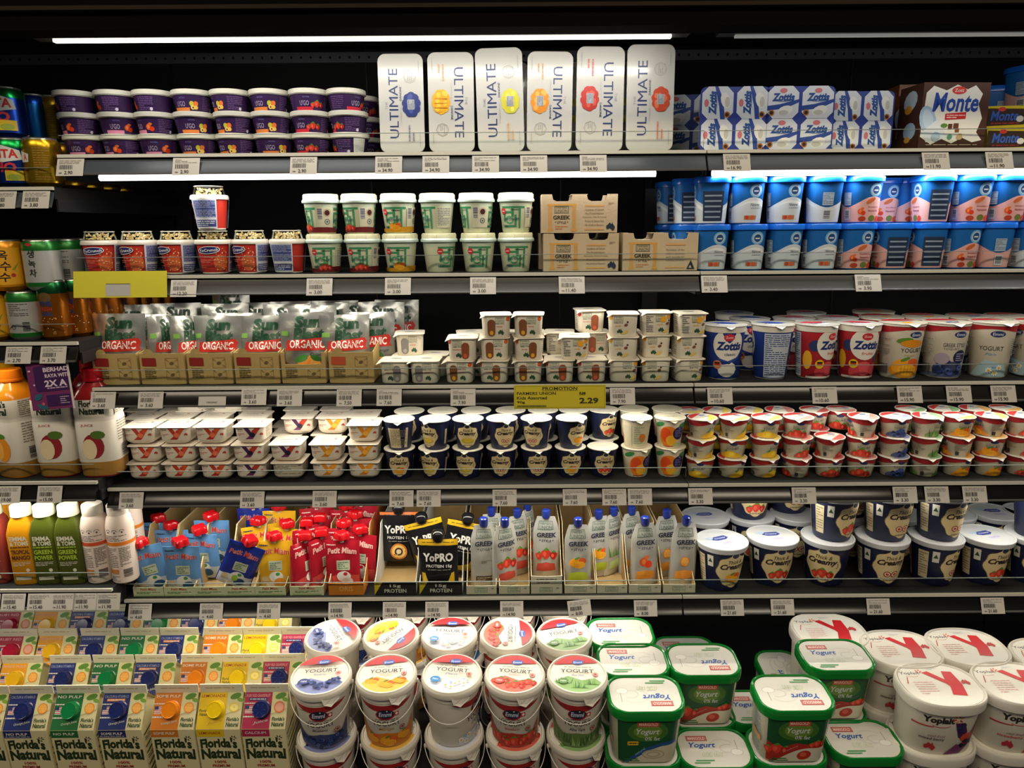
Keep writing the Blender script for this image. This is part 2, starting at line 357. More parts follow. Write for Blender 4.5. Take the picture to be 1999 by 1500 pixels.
def shelf(x0, x1, Y, z, lab, tube, rail, tx=None, fence=.035, gl='#fffdf6:glow', col=(1, .97, .9)):
    tr = []
    m = MB(); m.box(x0, Y+.004, z-.022, x1, 1.915, z, '#0a0a0b:matte'); m.box(x0, Y+.01, z-.045, x0+.004, 1.915, z-.022, '#26262a'); m.box(x1-.004, Y+.01, z-.045, x1, 1.915, z-.022, '#26262a')
    tr.append(node('shelf_board', m))
    m = MB(); m.box(x0, Y-.002, z-.0055, x1, Y+.004, z+.0005, '#c9c7bb'); tr.append(node('edge_strip', m))
    m = MB(); prof = [(Y+.002, z-.0095), (Y+.0005, z-.0125), (Y-.012, z-.0455), (Y-.0145, z-.0475), (Y-.0145, z-.0495), (Y-.009, z-.0495), (Y+.006, z-.0095)]
    prof = [(a, b + .012) if b < z-.0125 else (a, b) for a, b in prof]
    n = len(prof); m.add([(x0+.001, a, b) for a, b in prof] + [(x1-.001, a, b) for a, b in prof], [(i, (i+1) % n, n+(i+1) % n, n+i)[::-1] for i in range(n)] + [tuple(range(n)), tuple(range(2*n-1, n-1, -1))], [rail]*2 + ['#4a4a48:rail']*2 + [rail]*(n-2))
    tr.append(node('ticket_rail', m))
    m = MB(); m.box(x0+.004, Y+.004, z, x1-.004, Y+.0065, z+fence, '#fafcfb:clear'); m.box(x0+.004, Y+.0038, z+fence-.0006, x1-.004, Y+.0067, z+fence+.0004, '#77807c'); tr.append(node('clear_riser', m))
    if tube:
        tz = z - .0405 if tx else z - .030; a, b = tx or (x0+.04, x1-(.14 if x1 < 0 and z > HC-.3 else .04))
        m = MB(); yt = 1.42 if tx else (1.50 if z < HC-.78 else 1.396 if x1 < 0 else 1.455); m.tube([(a, yt, tz), (b, yt, tz)], .0055, gl, 8); tr.append(node('light_tube', m)); area('shelf_tube_light', ((a+b)/2, yt+.002, tz-.007), (math.radians(-4), 0, 0), b-a, .012, tube*TUBE_POWER/2, col if col != (1, .97, .9) or tx else (1, .93, .78))
    r = bpy.data.objects.new('display_shelf', None); C.objects.link(r); hang(tr, r); r['label'] = lab; r['category'] = 'shelf'; r['group'] = 'shelves of the chilled case'
names = ['top', 'second', 'third', 'fourth', 'fifth']
what_m = ['purple pots and tall silver-white packs', 'granola pots and green-and-white pots', 'cardboard trays of silver pouches', 'white pot packs and dark blue pots', 'trays of squeeze pouches']
what_r = ['blue-lidded pot packs', 'two tiers of bright blue tubs', 'tall printed pots', 'three tiers of small red-rimmed pots', 'big navy tubs']
RAILS = ['#3f444b:rail', '#3c3b38:satin', '#181614:dark', '#110f0e:dark', '#131211:dark']  # upper rails paler, lower ones darker: reflected store light put into their colours
for i, (Y, z) in enumerate(LV):
    shelf(-.845, .3655, Y, z, f'{names[i]} middle shelf, black, carrying {what_m[i]}', [1.1, 1.1, 1.35, 1.9, 1.15][i], RAILS[i], (-.782, .2765) if i == 0 else None)
    shelf(.3675, 1.55, Y, z, f'{names[i]} right-hand shelf, black, carrying {what_r[i]}', [2.4, .8, 1.1, 1.5, .35][i], RAILS[i], (.384, 1.5) if i == 0 else None, col=(.93, .97, 1) if i == 0 else (1, .97, .9))
what_l = ['blue and gold drink cans', 'green and orange drink cans', 'big juice bottles', 'small coloured juice bottles']
for i, (Y, z) in enumerate(LL):
    shelf(-1.9, -.853 if i == 0 else -.8475, Y, z, f'{names[i]} shelf at far left, black, carrying {what_l[i]}', [0, .6, 1.3, .3][i], RAILS[min(4, i+1)] if i else '#3f444b:rail')
    m = MB(); x = -.8505 if i == 0 else -.845
    # white end bracket of the left-hand shelves
# tilted bottom deck
TILT = math.radians(4.5); DN = Vector((0, -math.sin(TILT), math.cos(TILT))); DP = Vector((0, 1.349, HC-1.199))
def deck(px, py, h):
    """base point on the deck of a thing whose top centre, h above the deck, is seen at px, py"""
    d = ray(px, py); o = Vector((0, 0, HC)); q = DP + DN*h; t = (q - o).dot(DN) / d.dot(DN); return o + d*t - DN*h
def dk(x, y): return Vector((x, y, DP.z + (y - DP.y)*math.tan(TILT)))
m = MB(); m.box(-2.0, -.35, -.03, 2.3, .555, -.0008, '#1b1b1d'); m.box(-2.0, -.37, -.12, 2.3, -.35, .04, '#26262a')
o = one('display_deck', m, 'wide sloping bottom deck of the case carrying cartons, buckets and tubs', 'shelf', DP, None, 0, TILT)
m = MB(); m.box(-2.0, 1.02, 0, 2.3, 1.92, .16, '#202022'); struct('trim_1', m)
# ------------------------------------------------------------ kinds of product
def foil_lid(prof, z, col, s=1.0, tab=None, art=None, sag=.0008):
    m = MB(); m.loft(prof, [(z, s*.99), (z+.0006, s), (z+.0016, s), (z+.0020, s*.985), (z+.0016, s*.90)], col)
    if tab: m.add([(tab[0], tab[1], z+.0008), (tab[2], tab[3], z-.004), (tab[4], tab[5], z+.0008), (tab[0], tab[1], z+.0016), (tab[2], tab[3], z-.0032), (tab[4], tab[5], z+.0016)], [(2,1,0), (3,4,5), (0,1,4,3), (1,2,5,4)], col)
    if art: m.art(art, lambda u, v, o: (u, v, z+.0016+o), off=.0003)
    return m
def k_fruit_cup(kind, back=0):
    R, H = .0365, .0365; pr = circ(R, 32); sec = [(0, .80), (.0295, .955)]; m = MB()
    m.loft(pr, [(0, .76), (.0006, .80), (.0295, .955), (.0296, 1.0), (.032, 1.0)], ['#3a1c50', '#331847', '#e0dccf', '#e0dccf'])
    S = Surf(pr, sec, .9); a = Art(); pink = {'peach': '#d88aa8', 'apricot': '#e0803c', 'straw': '#c8283c'}[kind]
    a.rect(-.03, .001, .004, .007, pink); fruit(a, .012, .012, .012, kind)
    a.text("U'GO", -.012, .0135, .017, .009, '#b8a8c8', 0, .02); a.text('NATURAL', -.008, .024, .012, .0025, '#7878b8')
    a.lines(.028, .003, .056, .027, 8, '#7a5a94', .4, 4); a.lines(-.062, .004, -.036, .026, 7, '#6a4a84', .4, 6)
    a.ell(.052, .005, .003, .003, '#d8d0e0', 8)
    if back: a.rect(.062, 0, .085, .0293, '#d8d8d0'); a.lines(.064, .004, .083, .026, 8, '#9a9a98', .3, 8)
    m.art(a, S, S.uc)
    l = MB(); l.loft(pr, [(.0305, 1.0), (.031, 1.045), (.0385, 1.035), (.0395, 1.0), (.0388, .94)], '#c9c5b6'); fl = Art()
    fl.ell(.018, -.012, .012, .006, '#7a3a20', 10, .5); fl.text("U'GO", 0, 0, .03, .012, '#5a3a74')
    l.art(fl, lambda u, v, o: (u, v, .0388+o))
    return [node('cup', m), node('lid', l)]
def k_foil_pack(w, h, fr, flip):
    """multi-pack stood on end, its printed foil lid facing out"""
    pr = rr(w, h, .014); m = MB()
    m.loft(pr, [(0, .985), (.0008, 1.0), (.0022, 1.0), (.0026, .99)], '#c9c6bf:gloss')
    m.loft(rr(w-.004, h-.004, .013), [(-.004, .99), (0, 1.0)], '#d6d3cb', caps=(True, False))
    a = Art(); navy = '#2c3a68'
    a.text('ULTIMATE', -.016, 0, h*.70, .020, navy, rot=0) if False else None
    a.text('ULTIMATE', 0, w*.17, h*.70, w*.20, navy); a.text('DANONE', h*.10, w*.015, h*.14, w*.045, '#2a2f58', 0, .02)
    a.text('THE', -h*.02, w*.33, h*.08, w*.05, '#8f8f96'); a.text('YOGHURT BY', -h*.12, w*.01, h*.20, w*.03, '#b4b0a8')
    a.ring(h*.27, -w*.2, .012, .012, .0007, '#8d8a84', 8); a.ring(h*.27, -w*.2, .0095, .0095, .0004, '#9d9a94', 8); a.lines(h*.27-.007, -w*.2-.005, h*.27+.007, -w*.2+.005, 3, '#8d8a84', .25)
    fc = {'blue': '#2c3a78', 'mango': '#e8a81c', 'lemon': '#d0c83a', 'peach': '#e89028', 'straw': '#c0342c', 'rasp': '#c8482c'}[fr]
    r = random.Random(len(fr)+int(h*1e4))
    for i in range(9):
        t = i*.7; a.ell(-h*.01 + .013*math.cos(t), -w*.22 + .008*math.sin(t), .010, .009, fc, 12, t)
    for i in range(7): a.ell(-h*.01 + r.uniform(-.015, .015), -w*.22 + r.uniform(-.009, .009), .005, .004, {'blue': '#46559a', 'mango': '#f4c43c', 'lemon': '#e8e060', 'peach': '#f6b050', 'straw': '#d85a48', 'rasp': '#e07a58'}[fr], 8)
    if fr == 'mango':
        for q in (-.006, .002, .01): a.rect(-h*.01+q, -w*.22-.012, -h*.01+q+.0012, -w*.22+.012, '#c87818')
    else: a.rrect(-h*.01-.009, -w*.22-.006, -h*.01+.009, -w*.22+.007, .001, '#a9abb0'); a.lines(-h*.01-.008, -w*.22-.005, -h*.01+.008, -w*.22+.006, 4, '#6b6d74', .4)
    a.lines(-h*.38, -w*.3, -h*.22, -w*.12, 2, {'straw': '#c8706a', 'rasp': '#d07a60', 'blue': '#7a7a94'}.get(fr, '#cfa070'), .35)
    a.lines(-h*.44, -w*.42, -h*.30, -w*.38, 1, '#9a9a98', .3); a.lines(h*.30, -w*.42, h*.42, -w*.38, 1, '#9a9a98', .3)
    a = a.turned(PI/2 if not flip else -PI/2)
    m.art(a, lambda u, v, o: (u, v, .0026+o))
    pots = []
    for sy in (-1, 1):
        c = MB(); c.loft(rr(w*.93, h*.46, .012), [(-.07, .82), (-.066, .85), (-.004, 1.0)], '#dbd8cf'); c.v = [(x, y + sy*h*.245, z) for x, y, z in c.v]
        pots.append(node('pot', c.xf(Matrix.Rotation(PI/2, 4, 'X'))))
    return [node('foil_lid', m.xf(Matrix.Rotation(PI/2, 4, 'X')))] + pots
def k_four_pack(rot, nx=2, s=.066):
    m = MB(); w = s*nx
    m.loft(rr(w-.001, 2*s*.88, .010), [(0, 1), (.0018, 1)], '#2b3f96'); pots = []; a = Art(); k = s*.88
    for i in range(nx):
        for j in range(2):
            cx, cy = (i-(nx-1)/2)*s, (j-.5)*k; q = Art()
            o = .90*s/2; pts = [(-o, -o*.6), (-o*.6, -o), (o*.6, -o), (o, -o*.6), (o, o*.6), (o*.6, o), (-o*.6, o), (-o, o*.6)]
            q.poly(pts, '#dfe3ea'); q.poly([(-o, -.2*o), (-.2*o, -.1*o), (o, .2*o), (o, 0), (.2*o, -.35*o), (-o, -.5*o)], '#2b4a9c'); q.ell(.15*o, -.5*o, .5*o, .3*o, '#f4f2ec', 12, .3); q.ell(.05*o, -.62*o, .32*o, .16*o, '#cfccc4', 10)
            q.ell(-.72*o, -.62*o, .2*o, .2*o, '#b8743c', 10); q.ell(-.72*o, -.62*o, .12*o, .12*o, '#3a2018', 8)
            q.text('Zottis', 0, .32*o, 1.45*o, .5*o, '#24509a', .2, .14); q.ell(.0, .72*o, .24*o, .15*o, '#d87880', 10); q.lines(-.3*o, .02*o, .3*o, .12*o, 1, '#6a7cb0', .6)
            a.merge(q.turned(rot if nx == 2 else 0, cx, cy)) if False else a.merge(_shift(q, rot, cx, cy)); a.l = 0 if True else a.l
            p = MB(); p.loft(rr(s*.9, k*.92, .012), [(-.052, .72), (-.049, .76), (0, 1)], '#cfd0cf'); p.v = [(x+cx, y+cy, z) for x, y, z in p.v]; pots.append(node('pot', p.xf(Matrix.Rotation(PI/2, 4, 'X'))))
    m.art(a, lambda u, v, o: (u, v, .0018+o))
    return [node('foil_lid', m.xf(Matrix.Rotation(PI/2, 4, 'X')))] + pots
def _shift(q, rot, cx, cy):
    o = Art(); c, s = math.cos(rot), math.sin(rot); o.v = [(x*c-y*s+cx, x*s+y*c+cy, l) for x, y, l in q.v]; o.f = q.f; o.m = q.m; o.l = q.l; return o
def boxart(m, a, face, w, d, h, top_in=0):
    if face == 'front': return m.art(a, lambda u, v, o: (u, -d/2-o, v))
    if face == 'left': return m.art(a, lambda u, v, o: (-w/2-o, -u, v))
    if face == 'right': return m.art(a, lambda u, v, o: (w/2+o, u, v))
    if face == 'top': return m.art(a, lambda u, v, o: (u, v, h+o))
def k_choc_box(tone):
    w, d, h = .128, .075, .118; m = MB(); m.box(-w/2, -d/2, 0, w/2, d/2, h, {'front': '#4a2a1c', 'back': '#7a4526'}[tone]); a = Art()
    a.poly([(-.062,.022),(-.058,.10),(-.045,.112),(-.02,.104),(0,.114),(.02,.106),(.035,.113),(.05,.098),(.044,.08),(.054,.055),(.046,.03),(.058,.016),(.04,.012),(.02,.02),(0,.01),(-.02,.018),(-.04,.008)], '#eeeae2')
    a.ell(-.05, .05, .016, .028, '#a9c4e0', 14, .3); a.ell(-.05, .052, .010, .02, '#c4d8ec', 12, .3); a.poly([(-.06,.03),(-.03,.055),(-.01,.02),(-.05,.012)], '#dfe6ee')
    a.text('Monte', 0, .083, .088, .034, '#1d48a4', .15, .07); a.ell(.004, .104, .014, .007, '#d83a34', 14); a.text('Zott', .004, .104, .018, .006, '#f4ece4', 0, .02)
    a.poly([(-.018,.052),(.022,.054),(.022,.066),(-.018,.063)], '#c8282c'); a.lines(-.015, .0545, .020, .062, 2, '#f4e4e0', .4)
    a.rect(-.01, .035, -.002, .045, '#5a3020'); a.rect(.0, .036, .010, .046, '#6a3a24'); a.rect(.004, .03, .012, .037, '#8a5030'); a.ell(-.018, .042, .007, .004, '#5a8a34', 8)
    a.ell(-.032, .022, .009, .009, '#b8cce0', 10); a.ell(-.005, .022, .005, .005, '#5a9a7a', 10); a.ell(.014, .022, .006, .006, '#c8b080', 10); a.lines(-.05, .005, .05, .010, 1, '#b8a894', .3)
    boxart(m, a, 'front', w, d, h)
    b = Art(); b.ell(0, .09, .022, .018, '#c8d8e8', 12, .4); b.ell(-.005, .075, .012, .008, '#e8a030', 10); b.ell(.005, .035, .02, .016, '#a9c4e0', 12); b.ell(0, .02, .01, .006, '#d8a040', 8); boxart(m, b, 'left', w, d, h)
    return [node('carton', m)]
def k_yellow_box():
    w, d, h = .085, .09, .040; m = MB(); v = [(-w*.42, -d/2, 0), (w*.42, -d/2, 0), (w/2, -d/2, h), (-w/2, -d/2, h), (-w*.42, d/2, 0), (w*.42, d/2, 0), (w/2, d/2, h), (-w/2, d/2, h)]
    m.add(v, [(0,1,2,3),(1,5,6,2),(5,4,7,6),(4,0,3,7),(3,2,6,7),(0,4,5,1)], '#d8c020')
    a = Art(); a.poly([(-.04,.004),(.03,.006),(.036,.034),(-.04,.036)], '#3a2418'); a.text('Monte', -.006, .022, .05, .018, '#3a68c8', .15, .06); a.ell(-.012, .034, .007, .004, '#d83a34'); a.ell(.022, .016, .007, .006, '#e8e2d8', 8); a.lines(-.03, .006, .02, .011, 1, '#a03030', .5)
    boxart(m, a, 'front', w, d, h); return [node('carton', m)]
def granola(m, R, z0, z1, seed=2):
    r = random.Random(seed)
    for i in range(70):
        a = r.uniform(0, 2*PI); q = R*math.sqrt(r.random()); x, y, z = q*math.cos(a), q*math.sin(a), r.uniform(z0, z1) * 1.0
        s = r.uniform(.0025, .005); c = r.choice(['#e8dcb4', '#dccc98', '#f0e6c8', '#ccb684']); rot = Matrix.Rotation(r.uniform(0, 6), 3, 'Y') @ Matrix.Rotation(r.uniform(0, 6), 3, 'Z')
        v = [Vector(p) for p in ((-s,0,0),(s,0,0),(0,-s*.7,0),(0,s*.7,0),(0,0,-s*.6),(0,0,s*.6))]; m.add([tuple(rot @ p + Vector((x, y, z))) for p in v], [(0,2,5),(2,1,5),(1,3,5),(3,0,5),(2,0,4),(1,2,4),(3,1,4),(0,3,4)], c)
def k_granola_cup(back=0):
    R = .0345; pr = circ(R, 36); body = [(.003, .745), (.058, .945)]; m = MB()
    m.loft(pr, [(0, .70), (.0008, .735), (.003, .745), (.058, .945), (.0605, .95)], ['#e6e2d6', '#e6e2d6', '#c83428', '#e6e2d6'])
    S = Surf(pr, body, .84); a = Art()
    a.rect(-.032, .004, .030, .010, '#b22a24'); a.ell(.018, .022, .014, .016, '#d8683c', 16)
    r = random.Random(5)
    for i in range(40): a.ell(r.uniform(.006, .030), r.uniform(.006, .054), .0013, .001, r.choice(['#f0c890', '#e89868', '#f4dcb0']), 6)
    a.ell(-.003, .0465, .0195, .0075, '#e0dde6', 20, .08); a.ell(-.003, .0465, .018, .0062, '#1f2c6c', 20, .08); a.text('YoCrunch', -.003, .0465, .032, .0055, '#f2f2f6', .12, .05, .08)
    a.text('Kellogg', -.003, .033, .017, .0045, '#e89884', .3); a.lines(-.02, .022, .014, .029, 2, '#e09484', .3); a.lines(-.022, .011, .0, .018, 2, '#d87868', .3)
    a.rect(.033, .003, .076, .058, '#cfd2de'); a.rect(.036, .024, .074, .056, '#3e4c86'); a.lines(.036, .024, .074, .056, 11, '#b8c0dc', .28, 9); a.rect(.036, .006, .074, .019, '#35437c'); a.lines(.037, .007, .073, .018, 3, '#d8dcea', .4, 2)
    a.rect(-.076, .003, -.036, .058, '#aeb4cc'); a.lines(-.074, .006, -.038, .056, 14, '#3e4c86', .45, 12)
    m.art(a, S, S.uc)
    l = MB(); l.loft(pr, [(.0575, .96), (.0580, 1.035), (.0605, 1.045), (.064, 1.03), (.0665, .98), (.0665, .90)], '#dedad0', caps=(True, True))
    g = MB(); granola(g, R*.74, .0685, .079); dome = MB(); dome.loft(pr, [(.0665, .90), (.0668, .88), (.0815, .79), (.0845, .74), (.085, .6)], '#f6f4ec:clear', caps=(False, True))
    dome.tube([(R*.775*math.cos(i*PI/12), R*.775*math.sin(i*PI/12), .0828) for i in range(24)], .0008, '#e4e2da', 5, True)
    return [node('cup', m), node('lid', l, [node('granola', g), node('clear_dome', dome)])]
def k_green_pot(kind, face):
    R = .0345; pr = circ(R, 36); m = MB(); sec = [(.002, .76), (.050, .925)]
    m.loft(pr, [(0, .73), (.002, .76), (.050, .925), (.0595, .955)], ['#ccd0b0', '#cfd4b6', '#c2cdb8'])
    S = Surf(pr, sec, .85); a = Art(); g = '#3f8a5e'
    for x0 in (-.030, .046) if face != 2 else (-.03,):
        a.rect(x0, .046, x0+.045, .050, g); a.rect(x0+.02, .030, x0+.025, .050, g); a.rect(x0+.003, .037, x0+.025, .041, g); a.rect(x0+.003, .020, x0+.007, .041, g); a.rect(x0+.003, .010, x0+.030, .014, g); a.rect(x0+.026, .010, x0+.030, .034, g)
        a.rect(x0+.034, .008, x0+.038, .046, g); a.ring(x0+.016, .024, .009, .008, .003, '#5aa078', 12)
        a.text('LABEN YOGHURT', x0+.018, .0255, .033, .005, '#1d4a56', 0, .04); a.lines(x0+.018, .042, x0+.034, .045, 1, '#1d3a30', .5); a.text('Nadec', x0+.006, .012, .014, .005, '#1d5a6a', .2, .04)
    a.ell(-.026, .041, .0055, .006, '#c8323a', 12); a.lines(-.030, .039, -.023, .042, 1, '#f0e0e0', .5)
    if face == 1: a.rect(.017, .010, .048, .0495, '#d0ceb4'); a.bars(.019, .028, .027, .048, '#3c4478', 12, False); a.ell(.036, .040, .005, .0055, '#4a1c1c', 12); a.ring(.036, .040, .0068, .0072, .0006, '#8a5a4a'); a.ring(.036, .023, .0052, .0055, .0014, '#4a5a64', 12); a.ell(.036, .023, .002, .002, '#4a5a64', 6)
    if face == 2: a.rect(.017, .010, .048, .0495, '#d2d1b8'); a.lines(.019, .014, .044, .048, 11, '#5a6070', .4, 4)
    if kind != 'plain':
        c = {'straw': '#6a1c20', 'mango': '#c8901c'}[kind]; a.rect(-.060, .0022, .060, .009, c); a.ell(.026, .009, .03, .004, c, 14); fruit(a, -.006, .0125, .0125 if kind == 'straw' else .014, kind)
    m.art(a, S, S.uc)
    l = MB(); l.loft(pr, [(.0585, .97), (.0590, 1.06), (.0625, 1.075), (.0655, 1.02), (.0662, 1.0), (.0735, .985), (.0758, .95), (.0758, .9), (.0745, .88)], ['#c0d4cc', '#c8dcd4', '#c4d4cc', '#c0ccc4'] + ['#d9d8b4']*4)
    for i in range(10):
        t = i*2*PI/10 + .2; l.box(-.0006, 0, 0, .0006, .0008, .007, '#f2f2e0'); l.v[-8:] = [tuple(Matrix.Rotation(t, 3, 'Z') @ Vector((x, y + R*.995, z + .0665))) for x, y, z in l.v[-8:]]
    return [node('pot', m), node('lid', l)]
def k_greek_box(var):
    w, d, h = .147, .070, .0735; m = MB(); c = '#c9b597:card'
    a = Art(); up = [(w/2-.020, h), (w/2-.0225, h-.010), (w/2-.030, h-.0135), (w/2-.050, h-.0135), (w/2-.0575, h-.010), (w/2-.060, h)]
    out = [(-w/2, 0), (w/2, 0), (w/2, h)] + up + [(-x, z) for x, z in up[::-1]] + [(-w/2, h)]
    t = tessellate_polygon([[Vector((x, y, 0)) for x, y in out]]); n = len(out)
    for yy in (-d/2, d/2-.0008):
        m.add([(x, yy, z) for x, z in out] + [(x, yy+.0008, z) for x, z in out], [tuple(q) for q in t] + [tuple(i+n for i in q[::-1]) for q in t] + [(i, (i+1) % n, n+(i+1) % n, n+i) for i in range(n)], c)
    m.box(-w/2, -d/2+.0008, 0, -w/2+.0008, d/2-.0008, h, c); m.box(w/2-.0008, -d/2+.0008, 0, w/2, d/2-.0008, h, c); m.box(-w/2, -d/2, 0, w/2, d/2, .0008, c)
    for x0, x1 in ((-w/2, -w/2+.0135), (-.0155, .0155), (w/2-.0135, w/2)): m.box(x0, -d/2+.001, h-.0008, x1, d/2-.001, h, c)
    gold, br = '#d8a04c', '#3a2c1c'
    a.rect(-.063, .052, -.006, .0555, gold)
    for x in (-.060, -.014):
        for q in (0, .0026, .0052): a.rect(x+q, .008, x+q+.0017, .052, gold)
        a.rect(x-.002, .004, x+.009, .008, gold)
    a.frame(-.048, .038, -.021, .052, .0009, '#4a5a44'); a.text('FARMERS', -.0345, .0485, .021, .004, '#4a5a44'); a.text('UNION', -.0345, .0425, .022, .0055, '#4a5a44')
    a.text('GREEK', -.0345, .030, .033, .0075, br, 0, .07); a.text('* STYLE *', -.0345, .0205, .026, .005, br, 0, .03); a.lines(-.047, .007, -.022, .015, 2, '#d08850', .4)
    a.rect(.010, .050, .048, .053, '#dca868'); a.rect(.010, .006, .048, .0085, '#dca868')
    if var == 0:
        for i, s in enumerate(('Goodness of Calcium', 'No Preservatives', 'Deliciously Thick & Creamy', 'Protein & Calcium Rich', 'No Artificial Flavours')): a.text(s, .029, .0445-.0072*i, .036 if i != 2 else .046, .0038, '#6a5434')
        aus(a, .0605, .0125, .017, '#283448'); a.lines(.055, .053, .066, .058, 2, '#8a7454', .4)
    else:
        for i, s in enumerate(('Ferment of the', 'delicious alternative', 'with wonderful', 'baking recipes')): a.text(s, .029, .041-.0068*i, .036, .0036, '#6a6454', .2)
        a.poly([(.052,.004),(.068,.004),(.060,.021)], '#28303c'); a.poly([(.056,.006),(.062,.006),(.059,.012)], '#c8b698')
    boxart(m, a, 'front', w, d, h)
    pots = []
    for sx in (-1, 1):
        p = MB(); p.loft(circ(.0315, 28), [(.002, .78), (.058, .95), (.0585, 1), (.0605, 1)], '#d8d2c4', caps=(True, True)); p.v = [(x + sx*.037, y, z) for x, y, z in p.v]; pots.append(node('pot', p))
    return [node('sleeve', m)] + pots
def k_blue_tub(kind, face):
    pr = sup(.069, .069, 3.4, 36); m = MB(); sec = [(.002, .80), (.080, .955)]
    m.loft(pr, [(0, .77), (.002, .80), (.080, .955)], '#1664b2')
    S = Surf(pr, sec, .88); a = Art(); L = .069*3.3*.88
    white = '#c9d4de' if kind == 'plain' else '#dca8a4'
    wave = lambda x: .040 + .010*math.sin(x*60+1) 
    xs = [-.095 + .19*i/24 for i in range(25)]
    a.poly([(-.095, .0022)] + [(.095, .0022)] + [(x, wave(x)) for x in xs[::-1]], white)
    if kind == 'plain': a.poly([(x, wave(x)-.006) for x in xs] + [(x, wave(x)-.009-.004*math.sin(x*40)) for x in xs[::-1]], '#e8ecee')
    for x0 in (0,):
        a.ring(.012, .062, .0115, .0125, .0035, '#7ab0d8', 20); a.ring(.012, .062, .0085, .0095, .002, '#b8cce0', 20); a.ell(.012, .0615, .0062, .007, '#234880', 16); a.lines(.008, .059, .016, .064, 1, '#e8eef4', .5)
        if kind == 'plain': a.text('Natural', .012, .036, .018, .005, '#2c3848', .35, .02); a.lines(.004, .028, .022, .031, 1, '#6a7480', .4); a.rect(-.008, .008, .016, .016, '#b08060'); a.ell(-.002, .012, .004, .004, '#c84028', 8); a.ell(.008, .012, .004, .0045, '#d85c34', 8)
        else:
            fruit(a, -.012, .022, .012, 'peach'); a.ell(.004, .042, .010, .004, '#c86434', 10, .5); a.text('Strawberry', .011, .030, .022, .004, '#8a2430', 0, .02); a.text('Nectarine', .011, .0235, .020, .004, '#8a2430', 0, .02); a.ell(-.01, .008, .008, .005, '#b04028', 10); a.ell(.01, .009, .007, .006, '#6a7a34', 10); a.ell(.022, .008, .005, .006, '#d84434', 8)
    a.rect(.040, .006, .078, .062, '#24344e')
    for i in range(5): a.rect(.043, .012+.010*i, .074, .015+.010*i, '#8fa0b8')
    a.rect(-.052, .034, -.032, .058, '#9fb0c4'); a.lines(-.051, .036, -.033, .057, 7, '#5a6c88', .4); a.rect(-.050, .006, -.034, .026, '#c8ccd4'); a.bars(-.048, .009, -.036, .024, '#2a3040', 12, False)
    if face: a = _wrapshift(a, (-.058, .043)[face-1])
    m.art(a, S, S.uc)
    l = MB(); lp = sup(.072, .072, 3.4, 36)
    l.loft(lp, [(.0775, .955), (.0780, 1.0), (.0865, 1.0), (.0888, .975), (.0888, .93), (.0872, .91)], '#1c68d2:gloss')
    return [node('tub', m), node('lid', l)]
def _wrapshift(a, d):
    a.v = [(x + d, y, l) for x, y, l in a.v]; return a
# ---- shelf three
def k_tray(rect_col, torn):
    w, d, h = .0915, .30, .064; m = MB(); c = '#b39a62:card'; t = .0015
    m.box(-w/2, 0, 0, w/2, d, t, c); m.box(-w/2, d-t, 0, w/2, d, h*1.3, c)
    for sx in (-1, 1):
        x0 = sx*w/2; x1 = x0 - sx*t; v = [(x0,.0,0),(x0,d,0),(x0,d,h*1.3),(x0,.06,h*1.15),(x0,.0,h),(x1,.0,0),(x1,d,0),(x1,d,h*1.3),(x1,.06,h*1.15),(x1,.0,h)]
        m.add(v, [(0,1,2,3,4),(9,8,7,6,5),(0,4,9,5),(4,3,8,9),(3,2,7,8),(2,1,6,7)], c)
    hf = h if not torn else h*.62
    f = MB(); g = .0045
    # folded two-panel front, crease in the middle
    pts = [(-w/2+.001, -.0005), (-.003, -g), (.003, -g-.0006), (w/2-.001, -.0005)]
    n = 4; f.add([(x, y, 0) for x, y in pts] + [(x, y, hf) for x, y in pts] + [(x, y+.0014, 0) for x, y in pts] + [(x, y+.0014, hf) for x, y in pts], [(0,1,5,4),(1,2,6,5),(2,3,7,6),(9,8,12,13),(10,9,13,14),(11,10,14,15),(4,5,13,12),(5,6,14,13),(6,7,15,14),(0,4,12,8),(3,11,15,7)], c)
    if torn: f.box(-w/2+.001, -.0012, 0, -w/2+.008, .0002, h, c); f.box(w/2-.008, -.0012, 0, w/2-.001, .0002, h, c)
    for cx in (-.026,) if not torn else (): f.add([(cx + .010*math.cos(a*PI/8), -.0018, h-.001 + .010*math.sin(a*PI/8)) for a in range(9)] + [(cx + .010*math.cos(a*PI/8), -.0006, h-.001 + .010*math.sin(a*PI/8)) for a in range(9)], [tuple(range(9)), tuple(range(17, 8, -1))], c)
    fn = lambda u, v, o: (u, -.0005 - g*(1-abs(u)/(w/2)) - .0007 - o, v); a = Art()
    if not torn: a.rrect(-.040, h-.026, -.010, h-.009, .0015, rect_col); 
    a.lines(-.036, .012, -.012, .030, 5, '#5a4a2a', .45, 3); a.text('Powered by', -.025, .0325, .022, .0035, '#4a3a20', 0, .03)
    br = '#6a5430'
    for z0 in ((.010, .034) if not torn else (.010,)):
        a.frame(.009, z0, .034, z0+.021, .0005, br); a.ell(.021, z0+.010, .0045, .003, br, 8, .4); a.poly([(.011,z0+.004),(.020,z0+.009),(.012,z0+.0045)], br); a.poly([(.033,z0+.018),(.024,z0+.012),(.0335,z0+.017)], br); a.poly([(.010,z0+.018),(.018,z0+.011),(.011,z0+.019)], br); a.poly([(.033,z0+.003),(.025,z0+.008),(.0325,z0+.002)], br)
    f.art(a, fn, (-.003, 0, .003)); return [node('tray_body', m), node('front_flap', f)]
